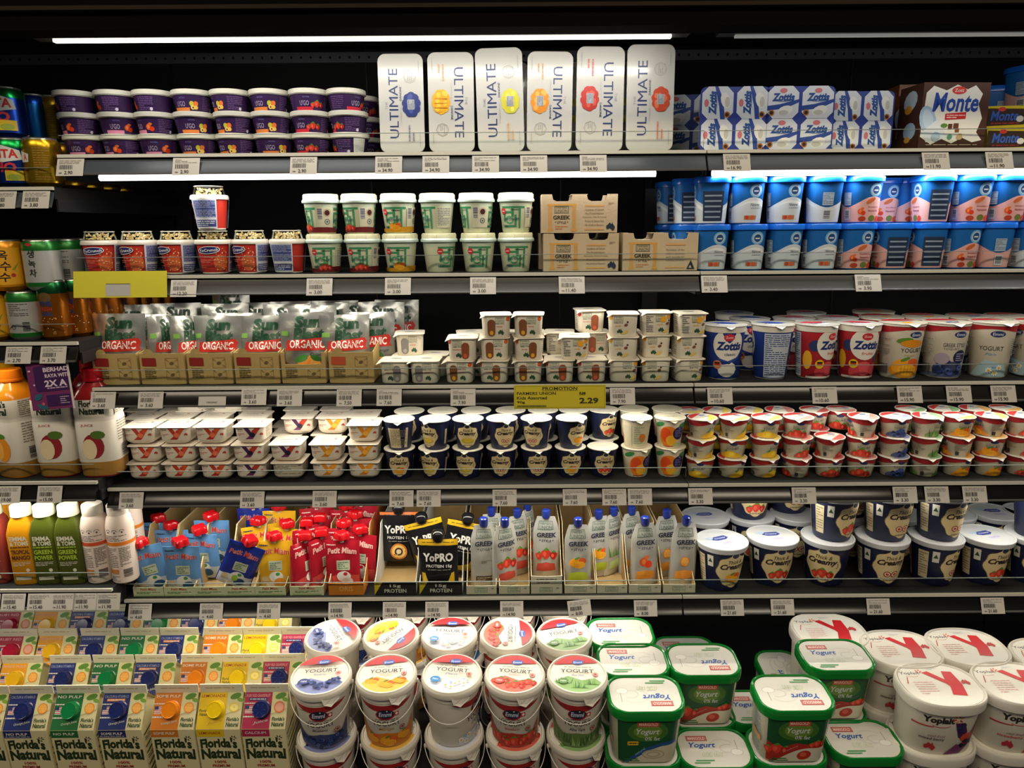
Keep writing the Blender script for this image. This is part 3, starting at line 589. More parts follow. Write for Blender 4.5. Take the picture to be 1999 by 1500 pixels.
def pouch(w, h, t, art, col, back='#b9b9b4:foil', seed=1, wr=.0012, neck=0, top_t=0):
    """sealed foil pouch standing on its gusset, front at -y"""
    nu, nv = 14, 16; r = random.Random(seed); ph = [r.uniform(0, 6) for _ in range(6)]
    def T(u, v):
        q = max(0, 1 - (2*abs(u)/w)**2.4); p = max(0, 1 - (v/h)**2.2); b = min(1, .55 + v/h*3)
        return t/2*(q**.6)*(p**.7)*b + wr*(math.sin(u*170+ph[0]+v*60)+math.sin(v*130+ph[1]-u*90)+.7*math.sin(u*320+ph[2]))*.5*(1 if v > h*.02 else 0)*(.4+q*.6)
    def W(v): return 1 - neck*max(0, (v/h-.72)/.28)**1.5 - .04*math.sin(PI*min(1, v/h))
    m = MB(); V = []; F = []
    for sgn in (-1, 1):
        for j in range(nv+1):
            for i in range(nu+1):
                u = w*(i/nu-.5); v = h*j/nv; V.append((u*W(v), sgn*max(.0006, T(u, v)) if sgn < 0 else max(.0006, T(u+.01, v)*.9), v))
    k = (nu+1)*(nv+1)
    for j in range(nv):
        for i in range(nu):
            a = j*(nu+1)+i; F.append((a, a+1, a+nu+2, a+nu+1)); F.append((k+a+nu+1, k+a+nu+2, k+a+1, k+a))
    for i in range(nu): F.append((i+1, i, k+i, k+i+1)); a = nv*(nu+1)+i; F.append((a, a+1, k+a+1, k+a))
    for j in range(nv): a = j*(nu+1); F.append((a, a+nu+1, k+a+nu+1, k+a)); a += nu; F.append((a+nu+1, a, k+a, k+a+nu+1))
    cols = [col if isinstance(col, str) else col] * len(F); m.add(V, F, cols, True)
    def fn(u, v, o):
        v = max(0, min(h, v)); iu = max(0, min(nu-1e-6, (u/w+.5)*nu)); jv = max(0, min(nv-1e-6, v/h*nv)); i, j = int(iu), int(jv); fu, fv = iu-i, jv-j
        g = lambda a, b: Vector(V[b*(nu+1)+a])
        p = (g(i, j)*(1-fu)+g(i+1, j)*fu)*(1-fv) + (g(i, j+1)*(1-fu)+g(i+1, j+1)*fu)*fv
        return (p.x, p.y-o, p.z)
    m.art(art, fn, [w*(i/nu-.5) for i in range(nu+1)], [h*j/nv for j in range(nv+1)], off=.0005)
    return m
def k_silver_pouch(kind, seed):
    w, h = .115, .140; a = Art()
    a.rect(-.054, .092, -.038, .102, '#6a9a40')
    a.text('Sun', .004, .121, .056, .025, '#143c24', .1, .14); a.text('Blast', .006, .096, .066, .025, '#143c24', .1, .14)
    a.poly([(-.046,.062),(-.042,.083),(.002,.086),(.044,.090),(.050,.082),(.046,.070),(.052,.064),(.0,.062)], '#b8281c'); a.text('ORGANIC', .002, .0755, .076, .017, '#ece6e0', .08, .06)
    a.text({'cherry': 'Apple Cherry', 'orange': 'Orange', 'apple': 'Apple'}[kind], .026, .054, .036, .008, '#3a3a34', .35, .02)
    if kind == 'orange': a.ell(.006, .030, .026, .022, '#d8882c', 20); a.ell(.018, .030, .012, .020, '#e8a848', 14); a.ell(-.010, .046, .016, .007, '#3a7a2c', 12, .3); a.ell(.020, .047, .012, .006, '#2e6a28', 12, -.4); a.poly([(-.03,.03),(-.046,.040),(-.04,.012)], '#6a3a2a')
    else: a.ell(-.014, .044, .013, .007, '#3a7a2c', 12, .2); a.ell(.008, .030, .024, .020, '#b83428' if kind == 'cherry' else '#7a9a34', 16)
    return [node('pouch', pouch(w, h, .030, a, '#a5a49d:foil', seed=seed, wr=.0022))]
def k_kids_pot(kind, face):
    pr = rr(.057, .057, .012); m = MB(); sec = [(.002, .93), (.044, 1.0)]
    m.loft(pr, [(0, .88), (.002, .93), (.044, 1.0)], '#ddd6c4'); S = Surf(pr, sec, .97); a = Art()
    col, dot = {'honey': ('#7a4a2c', '#d8601c'), 'straw': ('#8a4a30', '#c8342c'), 'vanilla': ('#e6d49a', '#e8a020'), 'plain': ('#7c7674', '#c8c4b8')}[kind]
    flip = 1 if face != 1 else -1
    a.frame(-.003*1 if flip > 0 else -.019, .031, .015 if flip > 0 else -.001, .041, .0006, '#5a7058')
    X = .006 if flip > 0 else -.010
    a.text('UNION', X, .0345, .014, .0035, '#5a7058'); a.text('FARMERS', X, .0388, .014, .0022, '#5a7058'); a.text('GREEK STYLE', X, .0285, .018, .0026, '#3a4038', 0, .03)
    a.text({'honey': 'honey', 'straw': 'Strawberry', 'vanilla': 'vanilla', 'plain': 'natural'}[kind], X, .0225, .018 if kind == 'straw' else .012, .004, '#c8583c' if kind != 'vanilla' else '#d8b050', .1, .02)
    aus(a, X+.003, .011, .012, '#2c5038'); a.ell(X + .0165*flip, .038, .0042, .0045, dot, 12)
    if kind == 'vanilla': a.ell(X+.015, .024, .004, .003, '#7a4a38', 8, .4); a.ell(X+.018, .030, .002, .002, '#3a2a28', 8); a.poly([(X+.004,.006),(X+.02,.016),(X+.018,.008)], '#d8cc90'); a.ell(X+.014, .009, .007, .003, '#d8b860', 10, .5)
    elif face != 2:
        x = X - .0165*flip; a.rrect(x-.0078, .003, x+.0078, .037, .0075, col); a.ell(x, .010, .004, .0045, '#d8a02c' if kind == 'honey' else ('#c8583c' if kind == 'straw' else '#a09a98'), 10)
    if face == 2: a.lines(-.022, .006, -.008, .040, 9, '#4a5060', .4); a.ell(.012, .033, .006, .0065, '#e8a828', 14)
    a.lines(.034, .006, .052, .040, 8, '#6a6a70', .35); a.lines(-.052, .006, -.034, .040, 8, '#6a6a70', .35)
    m.art(a, S, S.uc); l = Art(); l.ell(0, .008, .012, .006, '#8a9098', 12); l.text('UNION', 0, .008, .016, .004, '#e8e4d8')
    lid = foil_lid(rr(.0635, .0635, .010), .0442, '#e6dfcf', 1.0, (-.031, -.028, -.034, -.037, -.022, -.031), l)
    return [node('pot', m), node('foil_lid', lid)]
def k_tall_cup(kind, face=0):
    R = .0425; H = .114; pr = circ(R, 40); m = MB()
    if kind in ('classic', 'fruitz'):
        base = '#1f3a8c' if kind == 'classic' else '#b02430'; m.loft(pr, [(0, .70), (.002, .74), (.098, .94), (.0985, .965), (.108, .985), (.110, 1.0)], ['#e4e0d8', base, '#e2ded2', '#e2ded2', '#e2ded2'])
        S = Surf(pr, [(.002, .74), (.098, .94)], .86); a = Art()
        if kind == 'fruitz': a.ell(-.034, .070, .012, .012, '#2c3a68', 12); a.ell(.034, .045, .014, .012, '#2c4068', 14); a.ell(0, .022, .018, .015, '#d8505a', 14); a.ell(-.02, .015, .012, .012, '#c83c48', 12); a.ell(.024, .02, .014, .012, '#c84450', 12); a.rect(-.05, .002, .05, .006, '#e8dcd8'); a.ell(-.048, .04, .010, .02, '#e8b030', 12)
        a.ell(0, .073, .031, .033, '#e6e2d8', 24)
        a.text('Zottis', .001, .071, .052, .018, '#20337a', .15, .13); a.ell(0, .089, .0105, .0075, '#c8303c', 14); a.text('Zott', 0, .089, .014, .0045, '#f0dcdc', 0, .03)
        a.text('classic' if kind == 'classic' else 'fruits', .004, .054, .024, .006, '#2c3a70' if kind == 'classic' else '#d86048', 0, .03)
        if kind == 'classic': a.ell(.0, .020, .020, .014, '#d8d6d0', 16); a.poly([(-.022,.022),(-.012,.033),(.0,.028),(.008,.038),(.016,.032),(.022,.020)], '#dcdad4'); a.poly([(-.03,.062),(-.02,.046),(0,.040),(.025,.050),(.034,.062),(.024,.044),(.006,.036),(-.018,.040)], '#2c4a9c')
        x = -.022
        a.ell(x, .032, .0095, .0095, '#c87850' if kind == 'classic' else '#e8c020', 14)
        for i, c in enumerate(('#d8b020', '#b82a20', '#201818')): a.rect(x-.0055, .027+.0034*i, x+.0055, .0304+.0034*i, c)
        a.rect(.055, .004, .108, .096, '#b9c2d2'); a.lines(.057, .008, .106, .094, 20, '#3a4a7a', .42, 5)
        a.rect(-.108, .004, -.062, .096, '#b9c2d2'); a.lines(-.106, .008, -.064, .094, 20, '#3a4a7a', .42, 6)
        m.art(_wrapshift(a, -.082 if face else 0), S, S.uc); la = Art(); la.poly([(-.03,.02),(0,.03),(.03,.01),(.01,-.005)], '#2c4a9c' if kind == 'classic' else '#b83a48'); la.ell(0, -.016, .018, .008, '#c8ccd8'); la.text('Zottis', 0, 0, .04, .012, '#20337a')
        l = foil_lid(circ(R*1.03, 40), .1102, '#d2d2d0:satin', 1.0, (-.012, -.041, 0, -.050, .012, -.041), la)
        return [node('cup', m), node('foil_lid', l)]
    m.loft(pr, [(0, .76), (.002, .80), (.108, 1.0), (.1085, 1.04), (.112, 1.05)], ['#d8d4c8', '#d4cdbc', '#e0dccf', '#e0dccf']); S = Surf(pr, [(.002, .80), (.108, 1.0)], .92); a = Art()
    fk = {'mango': 'mango', 'greek': 'blue', 'plain': 'daisy'}[kind]; xs = [-.124 + .248*i/20 for i in range(21)]
    a.poly([(-.124, .108), (.124, .108)] + [(x, .098 + .004*math.cos(x*50)) for x in xs[::-1]], '#a82028')
    for c in (0, .10, -.10):
        a.ell(c+.008, .092, .013, .0065, '#26366c', 16); a.text('Emmi', c+.008, .092, .018, .006, '#d8dcec', .1, .04)
        if kind == 'greek': a.text('GREEK STYLE', c, .070, .044, .008, '#44444c'); a.text('YOGURT', c-.006, .062, .03, .004, '#6a6a70'); a.ell(c+.014, .045, .015, .015, '#26264c', 16); a.lines(c+.005, .036, c+.024, .054, 4, '#a8a8c8', .4); a.rect(c-.05, .003, c+.05, .012, '#5a6a8c'); a.ell(c-.006, .020, .034, .016, '#3c4468', 18); fruit(a, c-.004, .022, .032, 'blue', 4); a.ell(c-.022, .042, .014, .012, '#a89cac', 14)
        elif kind == 'mango': a.ell(c-.012, .080, .016, .006, '#5a8a2c', 10, .1); a.ell(c+.004, .074, .024, .008, '#e0901c', 14); a.text('YOGURT', c+.004, .060, .044, .009, '#3a3838', 0, .01); a.text('Mango', c, .049, .022, .005, '#c89850', .3); a.ell(c-.004, .018, .036, .016, '#d08a24', 18); fruit(a, c-.004, .024, .034, 'mango')
        else: a.text('YOGURT', c, .062, .044, .009, '#3a3838', 0, .01); a.text('Plain', c, .050, .020, .005, '#6a90b8', .3); a.poly([(c-.04,.003),(c+.04,.003),(c+.03,.030),(c-.01,.038)], '#a8c4d0'); fruit(a, c+.01, .02, .02, 'daisy')
    for c in (.050, -.052): a.lines(c-.018, .05, c+.014, .084, 8, '#80807c', .35); a.bars(c-.012, .010, c+.012, .030, '#3a3838', 16)
    m.art(_wrapshift(a, (0, -.022, .03)[face]), S, S.uc); la = Art(); la.seg(.04, PI/2, .015, '#a82028'); la.text('YOGURT', 0, 0, .04, .008, '#3a3838'); fruit(la, 0, -.018, .014, fk)
    return [node('cup', m), node('foil_lid', foil_lid(circ(R*1.07, 40), .1122, '#d2cec2:satin', 1.0, (-.012, -.044, 0, -.052, .012, -.044), la))]
# ---- shelf four
def k_y_pot(kind):
    pr = rr(.066, .064, .013); m = MB(); sec = [(.012, .93), (.038, .98)]
    m.loft(pr, [(0, .50), (.0015, .60), (.005, .78), (.009, .89), (.012, .93), (.038, .98)], '#ddd3c2'); S = Surf(pr, sec, .95); a = Art()
    c1, c2, c3 = {'straw': ('#b03a24', '#c8502c', '#a82c24'), 'berry': ('#4a2050', '#b03a2c', '#6a2a60'), 'mango': ('#d8881c', '#e8a028', '#c87818'), 'back': ('#aaa', '#aaa', '#aaa')}[kind]
    if kind == 'back': a.rect(-.030, .013, .03, .036, '#b8b29e'); a.lines(-.028, .014, .028, .035, 6, '#6a685c', .45)
    else:
        a.poly([(-.012,.038),(-.002,.038),(.008,.022),(.003,.016)], c1); a.poly([(.012,.038),(.024,.038),(.006,.0125),(-.010,.0125),(-.004,.016)], c2); a.poly([(-.010,.0125),(.006,.0125),(.012,.020),(.004,.022)], c3)
        a.ell(.006, .022, .006, .0055, '#e07050' if kind == 'straw' else ('#1c1c34' if kind == 'berry' else '#f0b040'), 12); a.ell(.008, .030, .003, .003, '#c03024' if kind != 'mango' else '#e89028', 8)
        a.text('Yoplait', -.021, .034, .016, .0045, '#3a3430', .05, .03); a.ring(-.021, .0315, .006, .002, .0004, '#b03a2c', 10, PI, 2*PI); a.lines(-.028, .020, -.010, .026, 2, '#b86858', .35); aus(a, .025, .024, .007, '#b0342c')
    a.lines(.036, .014, .060, .036, 7, '#8a8478', .35); a.lines(-.060, .014, -.036, .036, 7, '#8a8478', .35)
    m.art(a, S, S.uc); la = Art(); la.text('Yoplait', -.008, .006, .026, .007, '#6a5a54', .05, .03); la.ell(.014, .010, .003, .003, '#b03a2c', 8); la.lines(-.02, -.012, .018, -.006, 1, '#b07a70', .3)
    return [node('pot', m), node('foil_lid', foil_lid(rr(.070, .068, .006), .0382, '#e9dfcf', 1.0, (.020, .030, .030, .036, .033, .026), la))]
def k_navy_pot(kind, face=0, k=1.0):
    """dark blue pot with a scalloped cream label"""
    R = .0310*k; pr = circ(R, 36); H = .062*k; m = MB(); navy = '#151c40'
    m.loft(pr, [(0, .72), (.002*k, .76), (H-.004*k, .985), (H, 1.0)], navy); S = Surf(pr, [(.002*k, .76), (H-.004*k, .985)], .87)
    a = Art(); cr = '#d8c494'; pts = []
    for i in range(48):
        t = 2*PI*i/48; sn_, cs_ = math.sin(t), math.cos(t); b = 1 + .045*math.cos(8*t); pts.append((.0225*k*b*math.copysign(abs(cs_)**.75, cs_)*(1 - .30*max(0, -sn_)), .0295*k + .0235*k*b*math.copysign(abs(sn_)**.85, sn_)))
    up = [(x*1.05, y) for x, y in pts]; a.poly(up, '#6a5c3c'); a.poly([(x*.96, .030*k+(y-.030*k)*.97) for x, y in up], cr)
    a.ell(0, .0525*k, .0058*k, .005*k, '#d8c8a0', 14); a.ell(0, .0525*k, .0046*k, .0036*k, '#2c3654', 14)
    a.text('Thick &', .001*k, .0435*k, .020*k, .0055*k, '#3a2c24', .3, .04); a.text('Creamy', 0, .036*k, .037*k, .0105*k, '#2c2220', .3, .11); a.ring(.0175*k, .032*k, .002*k, .004*k, .0008*k, '#2c2220', 8, -PI*.7, PI*.5)
    fk = {'lemon': 'lemon', 'fig': 'fig', 'mango': 'mango', 'straw': 'straw', 'apricot': 'mango', 'berry': 'straw'}[kind]
    if kind == 'lemon': a.ell(0, .0205*k, .014*k, .006*k, '#b8ac40', 14); a.ell(.002*k, .022*k, .010*k, .005*k, '#dcb83c', 12)
    else: fruit(a, 0, .0195*k, .0135*k, fk)
    a.lines(-.009*k, .009*k, .009*k, .0125*k, 1, '#8a7a5a', .5)
    bb = Art(); x = PI*R*.87
    bb.poly([(x-.018*k, .006*k), (x+.020*k, .006*k), (x+.021*k, .050*k), (x-.02*k, .050*k)], '#c9bb98'); bb.lines(x-.016*k, .009*k, x+.018*k, .047*k, 11, '#7a6c54', .4, 4)
    a.merge(bb); bars = PI*R*.87*.5; a.rect(bars-.003*k, .012*k, bars+.003*k, .045*k, '#b9b09a') if k < 1.2 else None
    if k > 1.2: a.rect(-bars-.008*k, .010*k, -bars+.004*k, .050*k, '#c9bb98'); a.lines(-bars-.007*k, .012*k, -bars+.003*k, .048*k, 10, '#7a6c54', .4); a.rect(-bars+.008*k, .036*k, -bars+.0155*k, .052*k, '#d8d4c8'); a.poly([(-bars+.009*k,.042*k), (-bars+.0145*k,.042*k), (-bars+.0118*k,.048*k)], '#2c4a34')
    if face: a = _wrapshift(a, {1: PI*R*.87, 2: R*.5, 3: -R*.45}[face])
    m.art(a, S, S.uc); la = Art()
    if k < 1.2:
        la.text('Creamy', 0, .002, .026, .008, '#a8a294', .3, .02); la.ring(0, 0, .024, .024, .0005, '#c0baaa'); lid = foil_lid(circ(R*1.085, 36), H+.0002, '#e6e0d0', 1.0, (-.010, -.031, .002, -.039, .012, -.030), la)
        return [node('pot', m), node('foil_lid', lid)]
    l = MB(); l.loft(pr, [(H-.006*k, 1.01), (H-.0055*k, 1.06), (H-.0005, 1.10), (H+.0018, 1.105), (H+.0030, 1.09), (H+.0032, 1.02), (H+.0022, 1.0)], '#c3c7cc')
    la.poly([(-.022,.004),(-.018,.016),(.016,.017),(.020,.005),(.010,-.002),(-.012,-.002)], '#3c4c94'); la.text('Creamy', 0, .007, .028, .007, '#dce0ec', .3, .04); la.ell(-.024, .014, .010, .006, '#a8c0dc', 10); la.ell(.004, -.016, .017, .006, '#b9b6d0', 12); la.text('yoghurt', .004, -.016, .022, .004, '#7a7aa8', .3)
    l.art(la, lambda u, v, o: (u, v, H+.0022+o)); return [node('tub', m), node('lid', l)]
def k_mango_pot(face):
    R = .0310; pr = circ(R, 36); m = MB(); m.loft(pr, [(0, .72), (.002, .76), (.058, .985), (.062, 1.0)], ['#e8e0d0', '#e4d8bc', '#e0dccf']); S = Surf(pr, [(.002, .76), (.058, .985)], .87); a = Art()
    a.ell(-.008, .026, .020, .024, '#e8821c', 20); a.ell(-.014, .030, .011, .016, '#e2501c', 16); a.ell(-.002, .018, .012, .012, '#f0b030', 14); a.ell(.024, .050, .012, .007, '#3c7a50', 10); a.ell(-.028, .052, .012, .005, '#3c8a4a', 10, .4)
    a.ell(.014, .034, .0135, .0145, '#241c4c', 20); a.lines(.005, .026, .023, .042, 6, '#8c84b8', .35); a.text('*', .014, .045, .004, .003, '#c8c0e0'); a.ell(.012, .008, .010, .004, '#a8bc88', 10); a.lines(-.02, .003, .006, .006, 1, '#6a4a2a', .5)
    a.rect(-.084, .004, -.050, .056, '#cfc8a8'); a.ell(-.062, .024, .008, .010, '#d87a2c', 12); a.lines(-.08, .01, -.06, .05, 8, '#7a9a7a', .35); a.rect(.05, .004, .084, .05, '#d4ccb0'); a.ell(.052, .02, .010, .014, '#c84a28', 14)
    m.art(_wrapshift(a, (0, .07)[face]), S, S.uc); la = Art(); la.text('mango', 0, 0, .03, .009, '#b8a884', .2, .02); la.ring(0, 0, .024, .024, .0006, '#c8b48c')
    return [node('pot', m), node('foil_lid', foil_lid(circ(R*1.085, 36), .0622, '#e2dcc6', 1.0, (-.010, -.031, .002, -.039, .012, -.030), la))]
def k_small_pot(kind, face=0):
    R = .0295; pr = circ(R, 32); m = MB(); m.loft(pr, [(0, .76), (.0015, .80), (.036, .97), (.0402, 1.0)], ['#cfc8b4', '#c4bca6', '#a02428']); S = Surf(pr, [(.0015, .80), (.036, .97)], .9); a = Art()
    fk = {'pine': 'pine', 'straw': 'straw', 'blue': 'blue', 'aloe': 'aloe', 'mango': 'mango', 'berry': 'straw'}[kind]; xs = [-.083 + .166*i/18 for i in range(19)]
    a.poly([(-.083, .0362), (.083, .0362)] + [(x, .031 + .003*math.cos(x*76)) for x in xs[::-1]], '#a02428')
    for c in (0, .083, -.083):
        a.ell(c+.004, .0325, .0075, .0033, '#2c3468', 12); a.text('YOGURT', c+.002, .0225, .026, .0048, '#4a4644', 0, .02); a.lines(c-.01, .026, c+.014, .0285, 1, '#8a8478', .4); a.ell(c-.002, .003, .026, .011, {'pine': '#e0b028', 'straw': '#b8503c', 'blue': '#4a5080', 'aloe': '#6a8a48', 'mango': '#d88c34', 'berry': '#a8403a'}[kind], 18); fruit(a, c-.002, .0105, .019, fk, 3); a.rect(c+.03, .004, c+.036, .012, '#3a3838'); a.lines(c+.028, .014, c+.048, .030, 5, '#8a8478', .35)
    a.v = [(x, max(.0016, min(y, .0362)), l) for x, y, l in a.v]
    m.art(_wrapshift(a, (0, .012, .036)[face]), S, S.uc); la = Art(); rimc = {'pine': '#d8c060', 'straw': '#c88078', 'blue': '#8890b8', 'aloe': '#88b080', 'mango': '#d8a860', 'berry': '#c05858'}[kind]
    la.seg(.029, -.6, .012, rimc); la.seg(.029, PI*.7, .014, '#b83a3c'); la.text('YOGURT', 0, 0, .034, .006, '#6a6460'); la.ell(.006, .012, .008, .004, '#6a78a8', 10)
    return [node('pot', m), node('foil_lid', foil_lid(circ(R*1.07, 32), .0404, '#d8d2c6', 1.0, (-.009, -.030, .0, -.036, .010, -.030), la))]
# ---- shelf five
def k_squeeze(kind, seed):
    w, h = .078, .108; a = Art(); base = {'sky': '#5c8cc0', 'navy': '#1f2f8c', 'yellow': '#d0a020', 'red': '#a01828'}[kind]
    a.poly([(-.037,.001),(.037,.001),(.037,.030),(.0,.036),(-.037,.026)], {'sky': '#b4bfc8', 'navy': '#c4c8d2', 'yellow': '#c8a850', 'red': '#b04038'}[kind])
    a.rrect(-.012, .044, .018, .066, .001, '#b9c0a8'); a.lines(-.009, .046, .015, .063, 4, '#3a6a48', .45)
    a.text('Petit Miam', 0, .084, .066, .013, '#d8d0cc' if kind == 'navy' else '#e4cabc', .1, .09, 0, .004); a.l -= 0; a.text('Petit Miam', 0, .084, .066, .013, '#b83428' if kind != 'red' else '#e0a8a0', .1, .04, 0, .004)
    a.lines(-.034, .097, -.014, .102, 1, '#28304a' if kind != 'red' else '#e0c0b8', .5); a.ell(.004, .030, .016, .012, '#d4d2cc', 14); a.ell(.012, .018, .012, .010, {'sky': '#24507a', 'navy': '#28407c', 'yellow': '#d88c2c', 'red': '#c8c0bc'}[kind], 12); a.ell(.008, .036, .005, .004, '#3c8a4a' if kind != 'red' else '#a8202c', 8); a.ell(-.022, .022, .008, .008, '#c8b48c' if kind != 'red' else '#c84040', 10); a.ell(-.010, .010, .010, .006, '#e0d8cc', 10)
    if kind == 'navy': a.ell(.0, .026, .007, .008, '#8ab038', 10)
    a.lines(-.030, .014, -.012, .020, 2, '#5a6a88', .35)
    body = pouch(w, h, .026, a, base + ':gloss', seed=seed, wr=.0014)
    c = MB(); pr = []
    for i in range(40): t = 2*PI*i/40; q = .0155*(1 + .16*math.cos(4*t)); pr.append((q*math.sin(t), -q*math.cos(t)))
    c.loft(pr, [(h+.003, .82), (h+.005, 1.0), (h+.017, 1.0), (h+.020, .85), (h+.021, .5)], '#b01018:gloss'); c.loft(circ(.0045, 12), [(h-.004, 1), (h+.004, 1)], '#d8d4cc')
    return [node('pouch', body), node('cap', c)]
def k_protein(kind):
    w, h = .088, .118; a = Art(); y = '#c8a018'
    a.rect(-.044, .104, .044, .117, y) if kind == 'banana' else a.rect(-.044, .110, .044, .117, '#c8682c')
    a.lines(-.035, .109, .035, .112, 1, '#3a3018', .5)
    a.text('YoPRO', 0, .078, .068, .019, '#dcdad2', 0, .10); a.text('PROTEIN 15g', .002, .058, .058, .0085, '#dcdad2', 0, .06); a.lines(-.024, .049, .028, .052, 1, '#a8a498', .4)
    if kind == 'banana': a.poly([(-.030,.042),(-.022,.024),(0,.016),(.022,.024),(.030,.042),(.036,.044),(.036,.018),(.026,.004),(-.026,.004),(-.036,.020),(-.037,.044)], y); a.poly([(-.030,.044),(-.024,.020),(0,.010),(-.028,.008),(-.034,.024)], '#e0bc38')
    else: a.ell(0, .026, .020, .020, '#c87a2c', 20); a.ell(0, .026, .016, .016, '#e8c070', 18); a.ell(0, .026, .010, .010, '#3a2a20', 12); a.ell(0, .026, .006, .006, '#d8c8a8', 10)
    c = MB(); c.loft(circ(.011, 24), [(h-.004, 1), (h+.002, 1.0), (h+.002, 1.3), (h+.012, 1.35), (h+.018, 1.0), (h+.020, .5)], '#141416:gloss')
    return [node('pouch', pouch(w, h, .030, a, '#18181a:gloss', seed=9, wr=.0012)), node('cap', c)]
def k_greek_pouch(kind, seed):
    w, h = .060, .142; a = Art(); ink = '#2c3040'
    a.frame(-.020, .112, .018, .132, .0012, '#3c5a4c'); a.text('FARMERS', -.001, .1265, .031, .0055, '#3c5a4c', .05); a.text('UNION', -.001, .1175, .031, .0075, '#3c5a4c', .05)
    a.text('GREEK', .001, .100, .045, .011, ink, .1, .10); a.text('* STYLE *', .001, .087, .034, .006, ink, .05, .04)
    c = {'straw': '#c0483c', 'mango': '#a8b830', 'honey': '#d88c2c', 'peach': '#e09438', 'vanilla': '#4a3a30', 'green': '#a8b870'}[kind]
    if kind != 'vanilla': fruit(a, 0, .056, .023, {'straw': 'straw', 'mango': 'mango', 'honey': 'peach', 'peach': 'orange', 'green': 'aloe'}[kind]); a.poly([(-.022,.016),(.022,.018),(.020,.034),(0,.037),(-.020,.033)], c)
    else: a.rrect(-.020, .012, .020, .026, .002, c); a.lines(-.017, .014, .017, .024, 2, '#c8bca8', .4); a.lines(-.008, .055, .016, .062, 2, '#5a4a40', .3)
    cap = MB(); cap.loft(circ(.0095, 20), [(h-.004, .8), (h, 1), (h+.014, 1), (h+.016, .8)], '#1c2c78:gloss')
    return [node('pouch', pouch(w, h, .022, a, '#c3c2bb:satin', seed=seed, wr=.0013, neck=.35)), node('cap', cap)]
def k_pouch_box(kind, w=.066):
    d, t = .30, .0015; m = MB(); inner = '#a88c5c:card'; hf = {'petit': .022, 'orange': .028, 'black': .030, 'greek': .020, 'tall': .042}[kind]; hb = .125
    out = {'petit': '#c8cca8:card', 'orange': '#c8761c:card', 'black': '#16161a:card', 'greek': '#c9c4b0:card', 'tall': '#c9c4b0:card'}[kind]
    m.box(-w/2, 0, 0, w/2, d, t, inner); m.box(-w/2, d-t, 0, w/2, d, hb, inner)
    side = [(0, 0), (d, 0), (d, hb), (.10, hb)] + [(.10*(1-i/8), hf + (hb-hf)*(1-i/8)**1.6) for i in range(1, 9)]
    n = len(side); inn = '#c8c6be:card' if kind == 'black' else inner
    for sx in (-1, 1):
        X0, X1 = sx*w/2, sx*(w/2-t); m.add([(X0, y, z) for y, z in side] + [(X1, y, z) for y, z in side], [tuple(range(n)), tuple(range(2*n-1, n-1, -1))] + [(i, (i+1) % n, n+(i+1) % n, n+i) for i in range(n)], [inn if kind == 'black' else out if kind == 'orange' else inner, inn] + ['#d0c098:card' if kind != 'black' else inn]*n)
    m.add([(-w/2, -.0008, 0), (w/2, -.0008, 0), (w/2, -.0008, hf), (0, -.0008, hf*.96), (-w/2, -.0008, hf), (-w/2, .0008, 0), (w/2, .0008, 0), (w/2, .0008, hf), (0, .0008, hf*.96), (-w/2, .0008, hf)], [(0,1,2,3,4), (9,8,7,6,5), (2,7,8,3), (3,8,9,4)], out)
    a = Art()
    if kind == 'petit': a.text('Petit Miam', 0, .0165, .034, .006, '#b84838', .1, .04, 0, .001); a.lines(-.026, .006, .026, .0115, 2, '#4a7a3c', .5); a.rect(-.032, .0005, .032, .004, '#9ab07c')
    elif kind == 'orange': a.text('ORIS', 0, .015, .030, .011, '#e0a860', 0, .02)
    elif kind == 'black': a.text('15g', 0, .0205, .024, .009, '#d0ccc0', 0, .05); a.text('PROTEIN', 0, .0095, .048, .009, '#d0ccc0', 0, .05); a.poly([(-w/2, 0), (-w/2, .030), (-w/2+.018, .030)], '#c8b020'); a.text('NEW', -w/2+.006, .0265, .009, .0035, '#1c1c1c', 0, .03)
    else:
        if kind == 'tall': a.lines(-.022, .024, .022, .036, 3, '#4a4a44', .5)
        a.frame(-.015, .004, .013, .0155, .0008, '#6a8a70'); a.text('UNION', -.001, .008, .022, .004, '#5a8068'); a.text('FARMERS', -.001, .0128, .020, .0028, '#5a8068'); a.rect(.021, .012, .027, .015, '#8a8a7c')
    m.art(a, lambda u, v, o: (u, -.0008-o, v)); return [node('display_box', m)]
